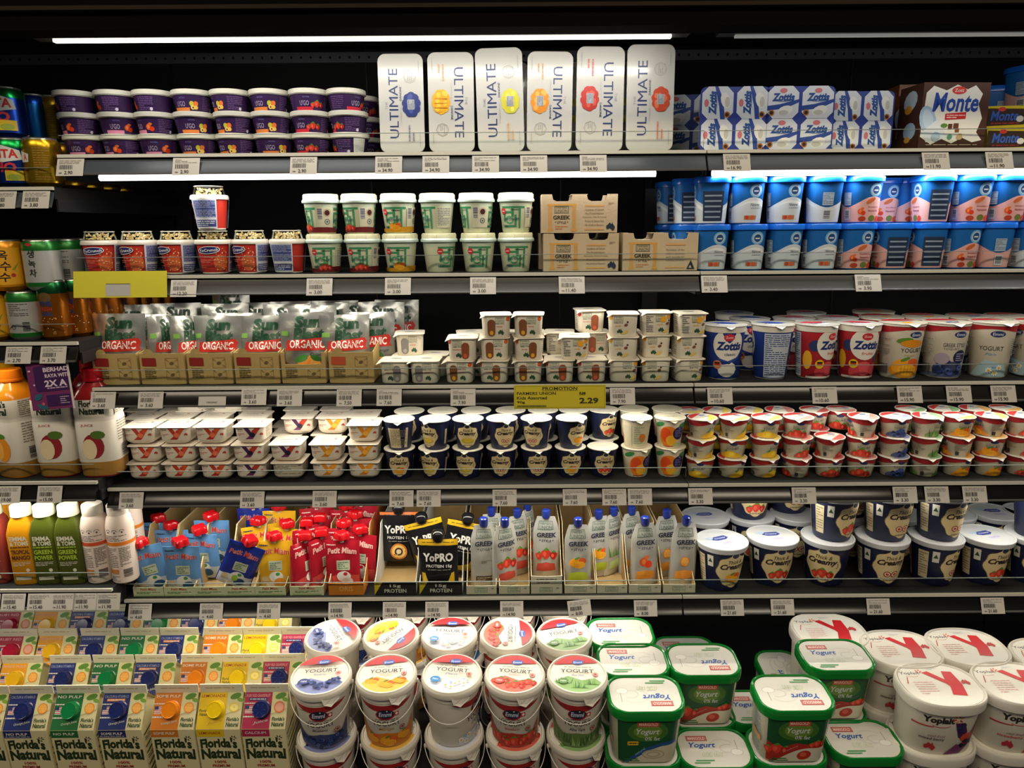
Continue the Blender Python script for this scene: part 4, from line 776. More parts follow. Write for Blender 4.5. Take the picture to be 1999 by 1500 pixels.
# ---- bottom deck
CW, CH = .0918, .190
def k_juice_carton(kind):
    base, cap, top, band, fr = {'navy': ('#1f2c6c', '#1c2660', 'CALCIUM & VITAMIN D', 'NO PULP', 'orange'), 'green': ('#1e6a34', '#0c7a40', 'NO PULP', 'NO PULP', 'orange'), 'navyo': ('#1f2c6c', '#1c2660', 'CALCIUM & VITAMIN D', 'SOME PULP', 'orange'), 'orange': ('#d07818', '#e88410', 'SOME PULP', 'SOME PULP', 'orange'),
        'yellow': ('#e4c010', '#ecc80c', 'LEMONADE', 'LEMONADE', 'lemon'), 'magenta': ('#b0284c', '#1a2460', 'RUBY RED GRAPEFRUIT', 'CALCIUM', 'peach'), 'amber': ('#e09c18', '#e8b418', 'MOST PULP', 'MOST PULP', 'orange'), 'crimson': ('#a41830', '#a81434', 'RUBY RED', 'RUBY RED', 'peach')}[kind]
    w, h, rh = CW-.0015, CH, .056; al = math.atan2(rh, w/2); sl = math.hypot(rh, w/2); m = MB(); c = '#dcd2a4'
    v = [(-w/2,-w/2,0),(w/2,-w/2,0),(w/2,w/2,0),(-w/2,w/2,0),(-w/2,-w/2,h),(w/2,-w/2,h),(w/2,w/2,h),(-w/2,w/2,h),(-w/2,0,h+rh),(w/2,0,h+rh),(-w/2+.016,0,h+rh-.004),(w/2-.016,0,h+rh-.004)]
    m.add(v, [(3,2,1,0),(0,1,5,4),(1,2,6,5),(2,3,7,6),(3,0,4,7),(4,5,9,8),(6,7,8,9),(5,6,11),(5,11,9),(6,9,11),(7,4,10),(4,8,10),(7,10,8)], c)
    f = MB(); f.box(-w/2, -.0012, h+rh-.002, w/2, .0012, h+rh+.019, '#e4dfc8'); fa = Art(); fa.lines(-w/2+.012, h+rh+.009, w/2-.012, h+rh+.013, 1, '#b8a888', .5, 5); f.art(fa, lambda u, v_, o: (u, -.0012-o, v_))
    roof = lambda u, v_, o: (u, -w/2 + v_*math.cos(al) - o*math.sin(al), h + v_*math.sin(al) + o*math.cos(al))
    a = Art(); tx = '#e8e2d0' if kind not in ('yellow',) else '#b04020'
    a.rect(-w/2+.0005, .0005, .012, sl-.0002, base)
    a.text(top, -.017, sl-.008, .050, .0055, tx if kind in ('green', 'orange', 'yellow') else '#9aa4c8' if 'navy' in kind else '#e0a0a0', 0, .03)
    if kind in ('yellow',): a.text("Florida's", -.032, sl*.5, .022, .006, '#2c4a24', .1, .05); a.text('Natural', -.031, sl*.4, .021, .006, '#2c4a24', .1, .05)
    else:
        a.rect(-.042, sl*.42, -.024, sl*.62, '#e0dcd4')
        for i in range(4): a.rect(-.042, sl*(.44+.05*i), -.024, sl*(.46+.05*i), '#b83a3c')
        a.rect(-.042, sl*.53, -.034, sl*.62, '#28386c'); a.lines(-.044, sl*.30, -.022, sl*.36, 1, '#e0dcd4', .6); a.lines(-.044, sl*.66, -.022, sl*.71, 1, '#e0dcd4', .6)
    if kind in ('navyo', 'magenta'): a.rect(-.036, sl*.76, .002, sl*.83, '#e0883c' if kind == 'navyo' else '#1c2460'); a.lines(-.034, sl*.775, 0, sl*.815, 1, '#d8d8e0', .6)
    a.text('Orange Juice' if kind not in ('yellow', 'magenta', 'crimson') else 'Juice', -.008, sl*.19, .032, .006, '#c8d0c0' if kind != 'yellow' else '#c89820', .25, .02, .2)
    # fruit picture and small name on the white side
    a.poly([(.0125, sl-.001), (w/2-.001, sl-.001), (w/2-.001, sl*.55), (.0125, sl*.40)], '#d8d49c'); a.ell(.030, sl*.88, .012, .006, '#5c8a30', 10, .3); a.ell(.040, sl*.78, .007, .004, '#7aa03c', 8, -.3); fruit(a, .029, sl*.58, .021, fr) if fr != 'peach' else (a.ell(.029, sl*.58, .0115, .0115, '#e07a4c', 16), a.ell(.029, sl*.58, .0085, .0085, '#e8a890', 14))
    a.text("Florida's", .029, sl*.27, .026, .0075, '#2c4a24', .1, .07); a.text('Natural', .029, sl*.13, .026, .0085, '#2c4a24', .1, .07)
    m.art(a, roof)
    b = Art(); g = '#24381c'
    b.rect(-w/2+.0005, h-.018, .012, h-.0002, base); b.text(band, -.017, h-.0085, .044, .0065, tx if kind != 'magenta' else '#d8c8d8', 0, .06); b.lines(-.042, h-.0165, .008, h-.0135, 1, '#c8c8c8' if kind != 'yellow' else '#b89010', .5) if 'navy' in kind else None
    b.text("Florida's", -.002, h-.036, .076, .025, g, .02, .115, 0, .003); b.text('Natural', .0, h-.063, .082, .027, g, .02, .115, 0, .003)
    for i in range(6): b.ell(.030 + .005*math.cos(i), h-.021 + .004*math.sin(i), .0026, .0012, g, 6, i)
    b.text('100%', -.003, h-.082, .024, .007, '#a8382c', 0, .05); b.text('PREMIUM', -.003, h-.092, .036, .007, '#a8382c', 0, .04); b.text('ORANGE JUICE' if kind != 'yellow' else 'LEMONADE', -.003, h-.103, .05, .007, '#a8382c', 0, .04)
    m.art(b, lambda u, v_, o: (u, -w/2-o, v_))
    s = Art()
    for i in range(11): s.poly([(-.040, .02+.015*i), (.040, .030+.015*i), (.040, .034+.015*i), (-.040, .024+.015*i)], '#3c4a34') if i % 3 else s.lines(-.038, .02+.015*i, .038, .03+.015*i, 2, '#3a4634', .4)
    m.art(s, lambda u, v_, o: (w/2+o, u, v_))
    k = MB(); pr = [((.0165 + (.0005 if i % 2 else 0))*math.sin(2*PI*i/48), -(.0165 + (.0005 if i % 2 else 0))*math.cos(2*PI*i/48)) for i in range(48)]
    k.loft(pr, [(0, 1.12), (.002, 1.12), (.0025, 1.0), (.013, .97), (.0148, .90), (.0142, .84)], cap + ':gloss'); ka = Art()
    for i in range(6): t = i*PI/3; ka.poly([(.002*math.cos(t), .002*math.sin(t)), (.0125*math.cos(t-.03), .0125*math.sin(t-.03)), (.0125*math.cos(t+.03), .0125*math.sin(t+.03))], base if kind != 'magenta' else '#3a4890')
    k.art(ka, lambda u, v_, o: (u, v_, .0142+o))
    mt = Matrix.Translation(roof(-.007, sl*.52, 0)) @ Matrix.Rotation(al, 4, 'X'); k.xf(mt)
    return [node('carton_body', m), node('sealed_fin', f), node('screw_cap', k)]
def k_bucket(kind, face=0):
    R, H = .060, .132; pr = circ(R, 48); m = MB(); sec = [(.003, .83), (.104, .965)]
    m.loft(pr, [(0, .80), (.003, .83), (.104, .965), (.1045, .985), (.117, 1.0), (.1175, 1.035), (.122, 1.035)], '#ddd6c8'); S = Surf(pr, sec, .90); a = Art(); W = PI*R*.9
    fk, fc = {'blueberry': ('blue', '#3c4676'), 'mango': ('mango', '#d07a1c'), 'plain': ('daisy', '#c8d0dc'), 'strawberry': ('straw', '#b03424'), 'aloe': ('aloe', '#5c7c40')}[kind]
    for c in (0,):
        xs = [-.062 + .124*i/16 for i in range(17)]
        a.poly([(-.062, .100), (.062, .100)] + [(x, .085 + 1.2*x*x*3.2) for x in xs[::-1]], '#a01c20')
        a.ell(0, .078, .020, .0115, '#a01c20', 24); a.ell(0, .080, .0175, .0105, '#141c34', 24); a.text('Emmi', 0, .0795, .027, .010, '#c8d0e4', .15, .06); a.ell(.004, .087, .0015, .0015, '#e8e8e8', 6)
        a.rect(.0185, .074, .0275, .083, '#b4202a'); a.rect(.0217, .0755, .0243, .0815, '#f0ece4'); a.rect(.020, .0772, .026, .0798, '#f0ece4')
        a.lines(-.022, .066, .026, .068, 1, '#4a4844', .6); a.text('YOGURT', 0, .058, .060, .0115, '#2a2828', 0, .02); a.text({'blueberry': 'Blueberry', 'mango': 'Mango', 'plain': 'Plain', 'strawberry': 'Strawberry', 'aloe': 'Aloe Vera'}[kind], 0, .044, .034, .007, {'mango': '#c89038', 'strawberry': '#b83a34', 'plain': '#5a7ab0'}.get(kind, '#3a4048'), .35, .02)
        a.poly([(-.066, .0035), (.066, .0035), (.066, .055), (.050, .034), (.030, .030), (.0, .036), (-.030, .030), (-.050, .040), (-.066, .062)], fc) if kind not in ('plain',) else a.poly([(-.05,.0035),(.05,.0035),(.05,.02),(0,.03),(-.05,.02)], fc)
        for x, y, s in ((-.034, .020, .020), (.004, .016, .022), (.040, .024, .020)): fruit(a, x, y, s, fk, int(x*1e3)+50)
        a.ell(.034, .044, .006, .0055, '#8a3a30', 12); a.ring(.034, .044, .0045, .004, .001, '#e0d0c0', 10)
        a.lines(-.036, .094, -.024, .097, 1, '#3a3838', .5)
    if kind == 'plain': a.ell(.030, .010, .018, .012, '#2070b8', 16); a.lines(.018, .006, .042, .013, 2, '#d8e4f0', .5)
    b = Art(); b.lines(-.018, .036, .018, .062, 9, '#4a4844', .45); b.ring(-.014, .030, .005, .005, .0008, '#4a4844'); b.rect(-.012, .004, .014, .026, '#b8b4b0'); b.bars(-.010, .006, .012, .024, '#3a3a48', 16, False); b.lines(-.03, .004, -.015, .024, 5, '#6a7a98', .5)
    a.merge(_wrapshift(b, W*.55))
    if face: a = _wrapshift(a, (0, W*.62, -W*.5)[face]) if face != 1 else _wrapshift(a, W*.42)
    if face == 1: pass
    m.art(a, S, S.uc)
    l = MB(); l.loft(pr, [(.1165, 1.045), (.117, 1.075), (.119, 1.085), (.126, 1.085), (.1285, 1.07), (.1305, 1.04), (.132, 1.03), (.132, .985), (.1295, .965), (.1295, .9)], '#ddd6c8')
    la = Art(); la.ell(0, 0, .0565, .0565, '#e6e2d4', 40)
    la.poly([(.056*math.cos(t), .056*math.sin(t)) for t in [PI + i*PI*.0 for i in ()]] or [(-.056*math.cos(PI*i/20)*1.0, -.056*math.sin(PI*i/20)) for i in range(3, 18)] + [(.036, -.012), (.010, -.020), (-.02, -.008)], {'blueberry': '#8088b8', 'mango': '#e8b44c', 'plain': '#d8dce8', 'strawberry': '#d86a58', 'aloe': '#8cb070'}[kind])
    for x, y, s in ((-.028, -.022, .018), (.004, -.034, .020), (.030, -.024, .017)): fruit(la, x, y, s, fk, int(x*1e3)+77)
    la.seg(.0562, PI*.53, .030, '#b4282c', 16); la.ell(.002, .034, .013, .0075, '#3450a0', 18, .1); la.text('Emmi', .002, .034, .019, .006, '#c8d4f0', .1, .04, .1); la.rect(.017, .033, .0225, .0385, '#b4282c')
    la.lines(-.028, .017, .030, .019, 1, '#6a6a68', .8); la.text('YOGURT', 0, .006, .070, .0115, '#3a3838', 0, .01); la.text({'blueberry': 'Blueberry', 'mango': 'Mango', 'plain': 'Plain', 'strawberry': 'Strawberry', 'aloe': 'Aloe Vera'}[kind], 0, -.007, .026, .006, {'mango': '#d8a060', 'strawberry': '#c86058'}.get(kind, '#6070a0'), .35)
    la.ell(.038, -.004, .006, .006, '#b05048', 12); la.ring(.038, -.004, .0045, .0045, .001, '#f0dcd0', 10)
    if kind in ('plain', 'strawberry', 'blueberry', 'aloe'): la.ell(-.030, -.026, .011, .009, {'plain': '#2c84c8', 'strawberry': '#c8504a', 'blueberry': '#2c3c80', 'aloe': '#5c8a4c'}[kind], 14); la.text('neu', -.030, -.026, .012, .005, '#f0ece4', .1)
    l.art(la, lambda u, v, o: (u, v, .1295+o))
    t = MB(); t.add([(.010, -.0645, .124), (.040, -.050, .124), (.046, -.046, .112), (.030, -.063, .104), (.016, -.0665, .110)] + [(.010, -.0635, .124), (.040, -.049, .124), (.046, -.045, .112), (.030, -.061, .104), (.016, -.0655, .110)], [(0,4,3,2,1), (5,6,7,8,9), (0,1,6,5), (1,2,7,6), (2,3,8,7), (3,4,9,8), (4,0,5,9)], '#d6cfc2')
    hd = MB(); n = 22; pts = []
    for i in range(n+1):
        th = PI*i/n; x = -.0665*math.cos(th); dr = math.sin(th); pts.append((x, -.0675*dr*.985 - .0, .112 - .046*dr))
    hd.tube(pts, .0009, '#e4ded2', 6)
    pn = []
    for sx in (-1, 1): q = MB(); q.loft(circ(.0045, 14), [(0, 1), (.006, 1), (.007, .7)], '#e0d9cc'); q.xf(Matrix.Translation((sx*.0605, 0, .112)) @ Matrix.Rotation(sx*PI/2, 4, 'Y')); pn.append(node('handle_pin', q))
    return [node('bucket', m), node('lid', l, [node('pull_tab', t)]), node('handle', hd, pn)]
def k_green_tub(kind, flip):
    w, d = .150, .104; pr = rr(w, d, .034, 8); m = MB(); sec = [(.003, .86), (.116, .955)]; green = '#0c7c2c'
    m.loft(pr, [(0, .83), (.003, .86), (.116, .955), (.118, .96)], '#d3ccb4'); S = Surf(pr, sec, .91); a = Art(); fw = .060
    a.poly([(-fw, .0035), (fw, .0035), (fw, .1155), (-fw, .1155)], '#12502a'); a.ell(0, .082, .040, .026, '#3c6c24', 24); a.ell(0, .082, .028, .018, '#6a8a34', 20)
    a.rrect(-.021, .094, .021, .106, .001, '#b84a38'); a.text('MARIGOLD', 0, .100, .036, .0075, '#e8c8b8', 0, .04)
    a.text('Yogurt', 0, .080, .046, .018, '#cfd4d0', .25, .05); a.text('0% fat', .010, .064, .030, .009, '#cfd4d0', .15, .03)
    if kind == 'straw':
        a.poly([(-fw, .0035), (fw, .0035), (fw, .056), (.03, .045), (0, .050), (-.03, .040), (-fw, .052)], '#a82c20'); fruit(a, -.040, .036, .024, 'straw'); fruit(a, .042, .048, .016, 'straw')
        xs = [-.045 + .105*i/16 for i in range(17)]; a.poly([(xs[0], .0035), (fw, .0035), (fw, .036)] + [(x, .004 + .034*math.sin(min(1, (x+.045)/.075)*PI/2)) for x in xs[::-1]], '#d4ceb8')
        a.ell(.018, .020, .015, .0115, '#b4301f', 16, .3); a.ell(.016, .022, .007, .006, '#d86048', 10); a.text('strawberry', -.012, .036, .034, .006, '#d89080', .2, .02, .5)
    else:
        a.poly([(-fw+.01, .0035), (fw, .0035), (fw, .060), (.03, .054), (0, .042), (-.03, .020)], '#24508c'); a.poly([(-fw+.022, .0035), (fw, .0035), (fw, .050), (.03, .045), (.005, .034), (-.022, .014)], '#cfc6ac'); a.ring(.014, .024, .024, .012, .003, '#b4a888', 18); a.ring(.014, .024, .014, .007, .002, '#a89c7c', 14); a.text('natural', -.014, .032, .026, .006, '#8cb0d8', .2, .02, .7); a.rrect(-.040, .048, -.018, .058, .002, '#d8b028'); a.lines(-.038, .050, -.020, .056, 1, '#3a3018', .5)
    a.rect(-.050, .006, -.014, .0085, '#2c6a3c'); a.rect(-.048, .011, -.018, .0135, '#2c6a3c')
    a.merge(_wrapshift(Art().lines(-.016, .010, .016, .10, 14, '#7a9ab0', .4, 3).rect(-.018, .040, .018, .052, '#d89860'), -.092)); a.merge(_wrapshift(Art().lines(-.016, .010, .016, .10, 14, '#7a7a70', .4, 5), .092))
    m.art(a, S, S.uc)
    lp = rr(w+.006, d+.006, .037, 8); l = MB()
    l.loft(lp, [(.112, .975), (.1125, .995), (.122, 1.0), (.130, .995), (.1335, .975), (.1345, .95), (.1335, .925), (.1305, .915), (.1305, .86)], green + ':gloss')
    la = Art(); p2 = rr((w+.006)*.905, (d+.006)*.885, .034, 8); la.poly(p2, '#d4d2c8')
    la.ring(.020, .006, .028, .020, .004, '#cbc9bf', 20, .5, 5); la.ring(.030, .0, .018, .012, .003, '#c6c4b9', 18, 1, 6); la.ell(.046, -.010, .013, .009, '#e2e0d8', 14); la.ring(.046, -.010, .013, .009, .0012, '#bab8ae', 16); la.rect(.0485, -.004, .0505, .022, '#b0aaa8')
    la.frame(-.052, .020, -.008, .034, .0015, '#b84440'); la.rect(-.050, .022, -.010, .032, '#c86058'); la.text('MARIGOLD', -.030, .027, .036, .008, '#eee0d8', 0, .05)
    la.text('Yogurt', -.022, .007, .056, .018, '#2c58a8', .25, .06); la.text('0% fat', -.006, -.016, .042, .013, '#7c9a58', .2, .07); la.l -= 0; la.text('0% fat', -.006, -.016, .041, .012, '#e0ded0', .2, .01)
    la.rect(-.044, -.034, -.006, -.0305, '#4c9458'); la.rect(-.048, -.040, -.016, -.0365, '#4c9458')
    if flip: la = _shift(la, PI, 0, 0)
    l.art(la, lambda u, v, o: (u, v, .1305+o))
    return [node('tub', m), node('lid', l)]
YST = [(-.52,.42),(-.36,.50),(-.02,.06),(.30,.50),(.50,.46),(.22,-.02),(.02,-.30),(-.16,-.5),(-.40,-.44),(-.14,-.16),(-.12,-.02)]
def k_white_tub(kind):
    w, d = .162, .126; pr = sup(w, d, 2.5, 56); m = MB(); sec = [(.003, .87), (.112, .955)]
    m.loft(pr, [(0, .84), (.003, .87), (.112, .955), (.1125, .97), (.116, .975)], '#d9d3c4'); S = Surf(pr, sec, .915); a = Art()
    a.text('Yoplait', -.026, .088, .060, .020, '#2c2628', .02, .14); a.ring(-.020, .078, .018, .006, .0016, '#b02c2c', 14, PI*1.05, PI*1.95)
    for i in range(6): t = i*PI/3 + .3; a.ell(.010 + .008*math.cos(t), .095 + .0075*math.sin(t), .0045, .002, '#c0382c' if i % 2 else '#d8902c', 8, t)
    a.poly([(-.075,.070),(-.034,.072),(-.034,.074),(-.075,.074)], '#b02c34')
    c = {'mixed': '#4a1c4c', 'straw': '#a8282c'}[kind]; K = .082
    a.poly([(.006,.085),(.026,.085),(.036,.060),(.030,.040),(.018,.048)], c); a.poly([(.066,.090),(.072,.094),(.052,.030),(.030,.006),(.002,.004),(.024,.026),(.044,.050)], '#8a2c34' if kind == 'mixed' else '#b83430'); a.poly([(-.006,.004),(.030,.006),(.044,.022),(.018,.030)], '#6a2c5c' if kind == 'mixed' else c)
    a.ell(.036, .046, .013, .011, '#c8442c', 14); 
    if kind == 'mixed':
        r = random.Random(2)
        for i in range(14): a.ell(.038 + r.uniform(-.012, .012), .030 + r.uniform(-.008, .008), .0042, .0042, r.choice(['#1c1830', '#28203c', '#100e1c']), 8)
        for i in range(5): a.ell(.018 + r.uniform(-.006, .006), .070 + r.uniform(-.014, .010), .005, .005, '#28285a', 10)
    else: fruit(a, .036, .040, .022, 'straw')
    a.text('real fruit', -.026, .052, .034, .006, '#8a5a54', .35); a.text('mixed berry' if kind == 'mixed' else 'strawberry', -.034, .043, .048, .008, '#4a2c34' if kind == 'mixed' else '#c04840', .1, .05); aus(a, -.036, .024, .022, '#a82c30')
    m.art(a, S, S.uc); l = MB(); lp = sup(w+.010, d+.010, 2.5, 56)
    l.loft(lp, [(.108, .955), (.1085, .985), (.114, .992), (.126, .995), (.1305, .985), (.1325, .965), (.1325, .945), (.1300, .925), (.1285, .90)], '#dcd7cb'); la = Art()
    la.poly([(x*.90, y*.90) for x, y in sup(w+.010, d+.010, 2.5, 48)], '#e2ded2')
    la.text('Yoplait', -.046, .034, .042, .011, '#4a4448', .02, .03); la.ring(-.044, .027, .013, .004, .001, '#c06050', 12, PI, 2*PI)
    for i in range(5): la.ell(-.024 + .005*math.cos(i*1.25), .040 + .004*math.sin(i*1.25), .003, .0015, '#d8603c', 6, i)
    red = '#c8242c'; la.poly([(-.020,.036),(-.006,.040),(.018,.014),(.024,.040),(.044,.038),(.046,.0),(.038,-.034),(.010,-.030),(.018,-.006),(.014,.002)], red); aus(la, .056, .006, .018, '#b83a3c')
    la.lines(-.052, -.030, -.012, .010, 6, '#d8a09c', .25, 4); la.poly([(-.066,.002),(-.064,.002),(-.056,.022),(-.058,.022)], '#c05048'); la.lines(-.004, .044, .018, .050, 2, '#a8a8b0', .35)
    l.art(la, lambda u, v, o: (u, v, .1300 - .0004 + o*1.5)); l.loft([(x*.9, y*.9) for x, y in lp], [(.128, 1), (.1300, 1)], '#dcd7cb', caps=(False, True))
    return [node('tub', m), node('lid', l)]
# ---- left-hand shelves
def k_can(kind):
    slim = kind in ('powder', 'powder2'); R = .0265 if slim else .0325; H = {'short': .090}.get('short')
    H = .118 if slim else (.098 if kind in ('green', 'amber', 'green_back') else .090)
    pr = circ(R, 36); m = MB(); base = {'blue': '#1c3f9c:metal', 'gold': '#b08a1c:metal', 'green': '#b8bab4:satin', 'green_back': '#b8bab4:satin', 'amber': '#d08a14:satin', 'powder': '#b8691c:metal', 'powder2': '#b8691c:metal', 'greentop': '#1c6ab0:metal'}[kind]
    top = {'blue': '#10803c:metal', 'green': '#1a6a24:satin', 'green_back': '#1a6a24:satin', 'powder': '#1c5a34:metal', 'powder2': '#1c5a34:metal', 'greentop': '#1c4aa8:metal'}.get(kind, base)
    m.loft(pr, [(0, .72), (.002, .80), (.008, 1.0), (.016, 1.0), (H*.78, 1.0), (H-.010, 1.0), (H-.004, .88), (H-.002, .86)], [base, base, top if kind.startswith('green') and kind != 'greentop' else base, base, top, top, '#a8a89c:metal'], caps=(True, False))
    S = Surf(pr, [(.008, 1.0), (H-.010, 1.0)], 1.0); a = Art()
    if kind == 'blue':
        a.poly([(-.03,H*.52),(-.025,H*.80),(.0,H*.84),(.028,H*.74),(.032,H*.56),(.0,H*.5)], '#c4c8c4'); a.text('VITA', .002, H*.67, .046, .016, '#b82420', .0, .10); a.text('HO', .0, H*.40, .040, .018, '#b82430', .1, .12); a.rect(.0, .012, .03, .03, '#c8a818'); a.ell(.014, .018, .012, .006, '#8a9a2c', 10); a.rect(-.06, .010, -.03, .05, '#a82430')
    if kind == 'gold': a.lines(-.004, .012, .022, H-.018, 14, '#8a6414', .5, 3); a.poly([(-.036,H*.5),(-.034,H*.74),(-.012,H*.66),(-.014,H*.5)], '#c4c0b8'); a.text('A', -.020, H*.6, .008, .012, '#b82420', 0, .08); a.rect(.030, .012, .05, .04, '#7a5a18')
    if kind == 'green': a.text('옥수수', -.004, H*.70, .014, .010, '#1c1c18', 0, .08, -PI/2) if False else None; [a.text(t, -.004, H*.72 - .018*i, .014, .015, '#20201c', .05, .06) for i, t in enumerate('생녹차')]; a.ell(-.006, H*.90, .007, .003, '#b03030', 12)
    if kind == 'green_back': a.lines(-.014, H*.50, .022, H*.76, 7, '#4a4a44', .4); a.ring(-.008, .028, .005, .005, .001, '#3a3a34', 8); a.bars(.010, .020, .022, .038, '#2a2a28', 12, False)
    if kind == 'amber':
        a.rect(-.034, .012, .034, H*.84, '#d89c1c'); [a.text(t, .002 + .003*(i % 2), H*.70 - .021*i, .018, .018, '#2a1c0c', .05, .06) for i, t in enumerate('옥수수')]; a.ell(.016, .030, .004, .004, '#b03028', 10); a.poly([(.014,.04),(.028,.055),(.02,.04)], '#7a8a2c')
    if kind.startswith('powder'):
        o = .0 if kind == 'powder' else .004; a.ell(o, H*.72, .012, .010, '#5a4420', 14); a.text('POWER', o, H*.62, .024, .010, '#1c3468', 0, .1); a.text('FRESH', o, H*.53, .022, .007, '#a83028', 0, .06); a.text('COOL', o, H*.45, .022, .008, '#1c3f78', 0, .1)
        r = random.Random(3)
        for i in range(30): a.ell(r.uniform(-.035, .035), r.uniform(.012, H*.4), .0009, .0011, '#e0b070', 5)
    if a.v: m.art(a, S, S.uc)
    l = MB(); l.loft(pr, [(H-.003, .86), (H-.0005, .87), (H, .85), (H-.0008, .82), (H-.004, .80)], '#9c9c98:metal')
    return [node('can', m), node('can_top', l)]
def k_big_bottle(kind):
    w = .084; pr = sup(w, w, 3.2, 40); m = MB(); H = .205; col, cap = {'orange': ('#d88414', '#e87810'), 'red': ('#8c1c20', '#a81420'), 'yellow': ('#d8a010', '#e8b00c')}[kind]
    m.loft(pr, [(0, .86), (.004, .93), (.030, .95), (.034, .99), (.120, .99), (.124, .96), (.130, .96), (.134, .98), (.165, .96), (.185, .72), (.198, .42), (.202, .40)], [col, '#a87c38', '#a87c38', '#d8d2c6', '#c8c2b6', '#c8c2b6', '#d0cabc', '#d0cabc', col+':gloss', col+':gloss', col])
    S = Surf(pr, [(.004, .95), (.202, .97)], .97); S.secs = [(.034, .99), (.120, .99), (.124, .965), (.130, .965), (.134, .985), (.165, .965)]; a = Art()
    for c in (.004, .155, -.147):
        a.text("Florida's", c, .158, .046, .014, '#20301c', .02, .10); a.text('Natural', c, .142, .046, .014, '#20301c', .02, .10); a.text('JUICE', c-.012, .112, .024, .006, '#a84a44', 0, .02)
        if kind == 'red': a.ell(c-.004, .068, .020, .026, '#8a2028', 16); a.ell(c-.012, .062, .014, .022, '#d8c8a0', 14); a.ell(c+.006, .092, .014, .009, '#4c6a24', 10)
        else: a.ell(c+.002, .062, .018, .026, '#d88418', 16); a.ell(c-.008, .060, .012, .020, '#e8a840', 14); a.ell(c, .090, .012, .006, '#4c7a24', 10)
    for c in (.072, -.078): a.rect(c-.024, .130, c+.024, .164, '#cfc8b8'); a.lines(c-.024, .132, c+.024, .163, 8, '#5a5448', .4); a.lines(c-.024, .074, c+.024, .118, 8, '#7a6a60', .35, 4); a.bars(c-.016, .040, c+.016, .066, '#3a3430', 14, False)
    m.art(a, S, S.uc, off=.0007)
    c = MB(); c.loft([((.0215 + (.0006 if i % 2 else 0))*math.sin(2*PI*i/44), -(.0215 + (.0006 if i % 2 else 0))*math.cos(2*PI*i/44)) for i in range(44)], [(.199, 1.05), (.203, 1.05), (.204, 1), (.222, .98), (.2235, .90)], cap + ':gloss')
    return [node('bottle', m), node('screw_cap', c)]
def k_small_bottle(kind):
    if kind in ('pink', 'peach'):
        pr = circ(.0275, 32); m = MB(); base = '#d8c8bc'; m.loft(pr, [(0, .86), (.003, .95), (.125, 1.0), (.145, .85), (.154, .66), (.158, .64)], '#d3c3b8'); S = Surf(pr, [(.003, .95), (.125, 1.0)], .98); a = Art(); o = '#c8502c' if kind == 'pink' else '#d87a24'
        a.rect(-.085, .088, .085, .096, o); a.lines(-.022, .098, .022, .112, 4, '#6a6460', .4)
        for i in range(3): a.ring(-.014+.014*i, .120, .005, .0045, .0009, '#4a4440', 12, 0, PI); a.ell(-.014+.014*i, .118, .002, .002, '#4a4440', 6)
        a.lines(-.024, .030, .0, .084, 13, '#6a6460', .35, 2); a.lines(.004, .040, .026, .084, 12, '#6a6460', .45, 3); a.rect(-.022, .024, -.001, .034, '#b87840'); a.bars(.008, .016, .026, .034, '#4a4644', 12, False); a.lines(-.02, .006, .0, .02, 4, '#7a7470', .4)
        m.art(a, S, S.uc); c = MB(); c.loft(circ(.0205, 36), [(.152, .98), (.156, 1), (.172, 1), (.174, .94)], '#d8d0c4'); a = None
        return [node('bottle', m), node('screw_cap', c)]
    pr = rr(.054, .054, .012); m = MB(); c = {'yellow': '#c88810', 'green': '#4a5418', 'pinkred': '#9c4038'}[kind]
    m.loft(pr, [(0, .90), (.004, .97), (.115, 1.0), (.138, .80), (.150, .58), (.154, .56)], c + ':gloss'); S = Surf(pr, [(.004, .97), (.115, 1.0)], .98); a = Art(); wht = '#dcd8c4'
    a.text('EMMA', 0, .106, .034, .010, wht, 0, .10); a.text('& TOMS', 0, .095, .036, .010, wht, 0, .10); k = {'yellow': '#5a2c28', 'green': '#a8c838', 'pinkred': '#c85068'}[kind]
    a.lines(-.018, .085, .018, .088, 1, k, .8); a.text({'yellow': 'TROPICAL', 'green': 'GREEN', 'pinkred': 'TROPICAL'}[kind], 0, .076, .036, .010, k, 0, .08); a.text({'yellow': 'MANGO', 'green': 'POWER', 'pinkred': 'PASSION'}[kind], 0, .063, .036, .010, k, 0, .08)
    a.lines(-.018, .044, .018, .054, 3, wht, .35, 2); a.ell(.010, .034, .004, .004, wht, 10); a.rect(-.016, .012, .014, .020, '#c8c4ae')
    m.art(a, S, S.uc); cp = MB(); cp.loft([((.0195 + (.0005 if i % 2 else 0))*math.sin(2*PI*i/44), -(.0195 + (.0005 if i % 2 else 0))*math.cos(2*PI*i/44)) for i in range(44)], [(.150, 1.03), (.155, 1.03), (.156, 1), (.171, 1), (.173, .94)], '#ddd8c0')
    return [node('bottle', m), node('screw_cap', cp)]
def price_tag(x, Y, z, price, label, lines=True, w=.050, h=.034, txt=None, tilt=0):
    m = MB(); m.box(-w/2, -.0006, -h/2, w/2, 0, h/2, '#b9b5ad:matte'); a = Art()
    if txt: a.text(txt, 0, 0, w*.4, h*.14, '#2c2a28', 0, .04)
    else:
        a.lines(-w*.42, h*.18, w*.40, h*.42, 3, '#55524e', .3, int(abs(x)*1e4) % 97); a.bars(-w*.40, -h*.12, w*.10, h*.13, '#3a3836', 18, True, int(abs(x)*1e3) % 50)
        a.text('RM', -w*.34, -h*.34, w*.10, h*.08, '#2c2a28', 0, .03); a.text(price, -w*.04, -h*.31, w*(.30 if len(price) < 5 else .38), h*.21, '#1f1d1c', 0, .05)
    m.art(a, lambda u, v, o: (u, -.0006-o, v))
    return one('price_tag', m, label, 'price tag', (x, Y, z), 'price tags on the shelf rails', 0, math.radians(-22), math.radians(tilt))
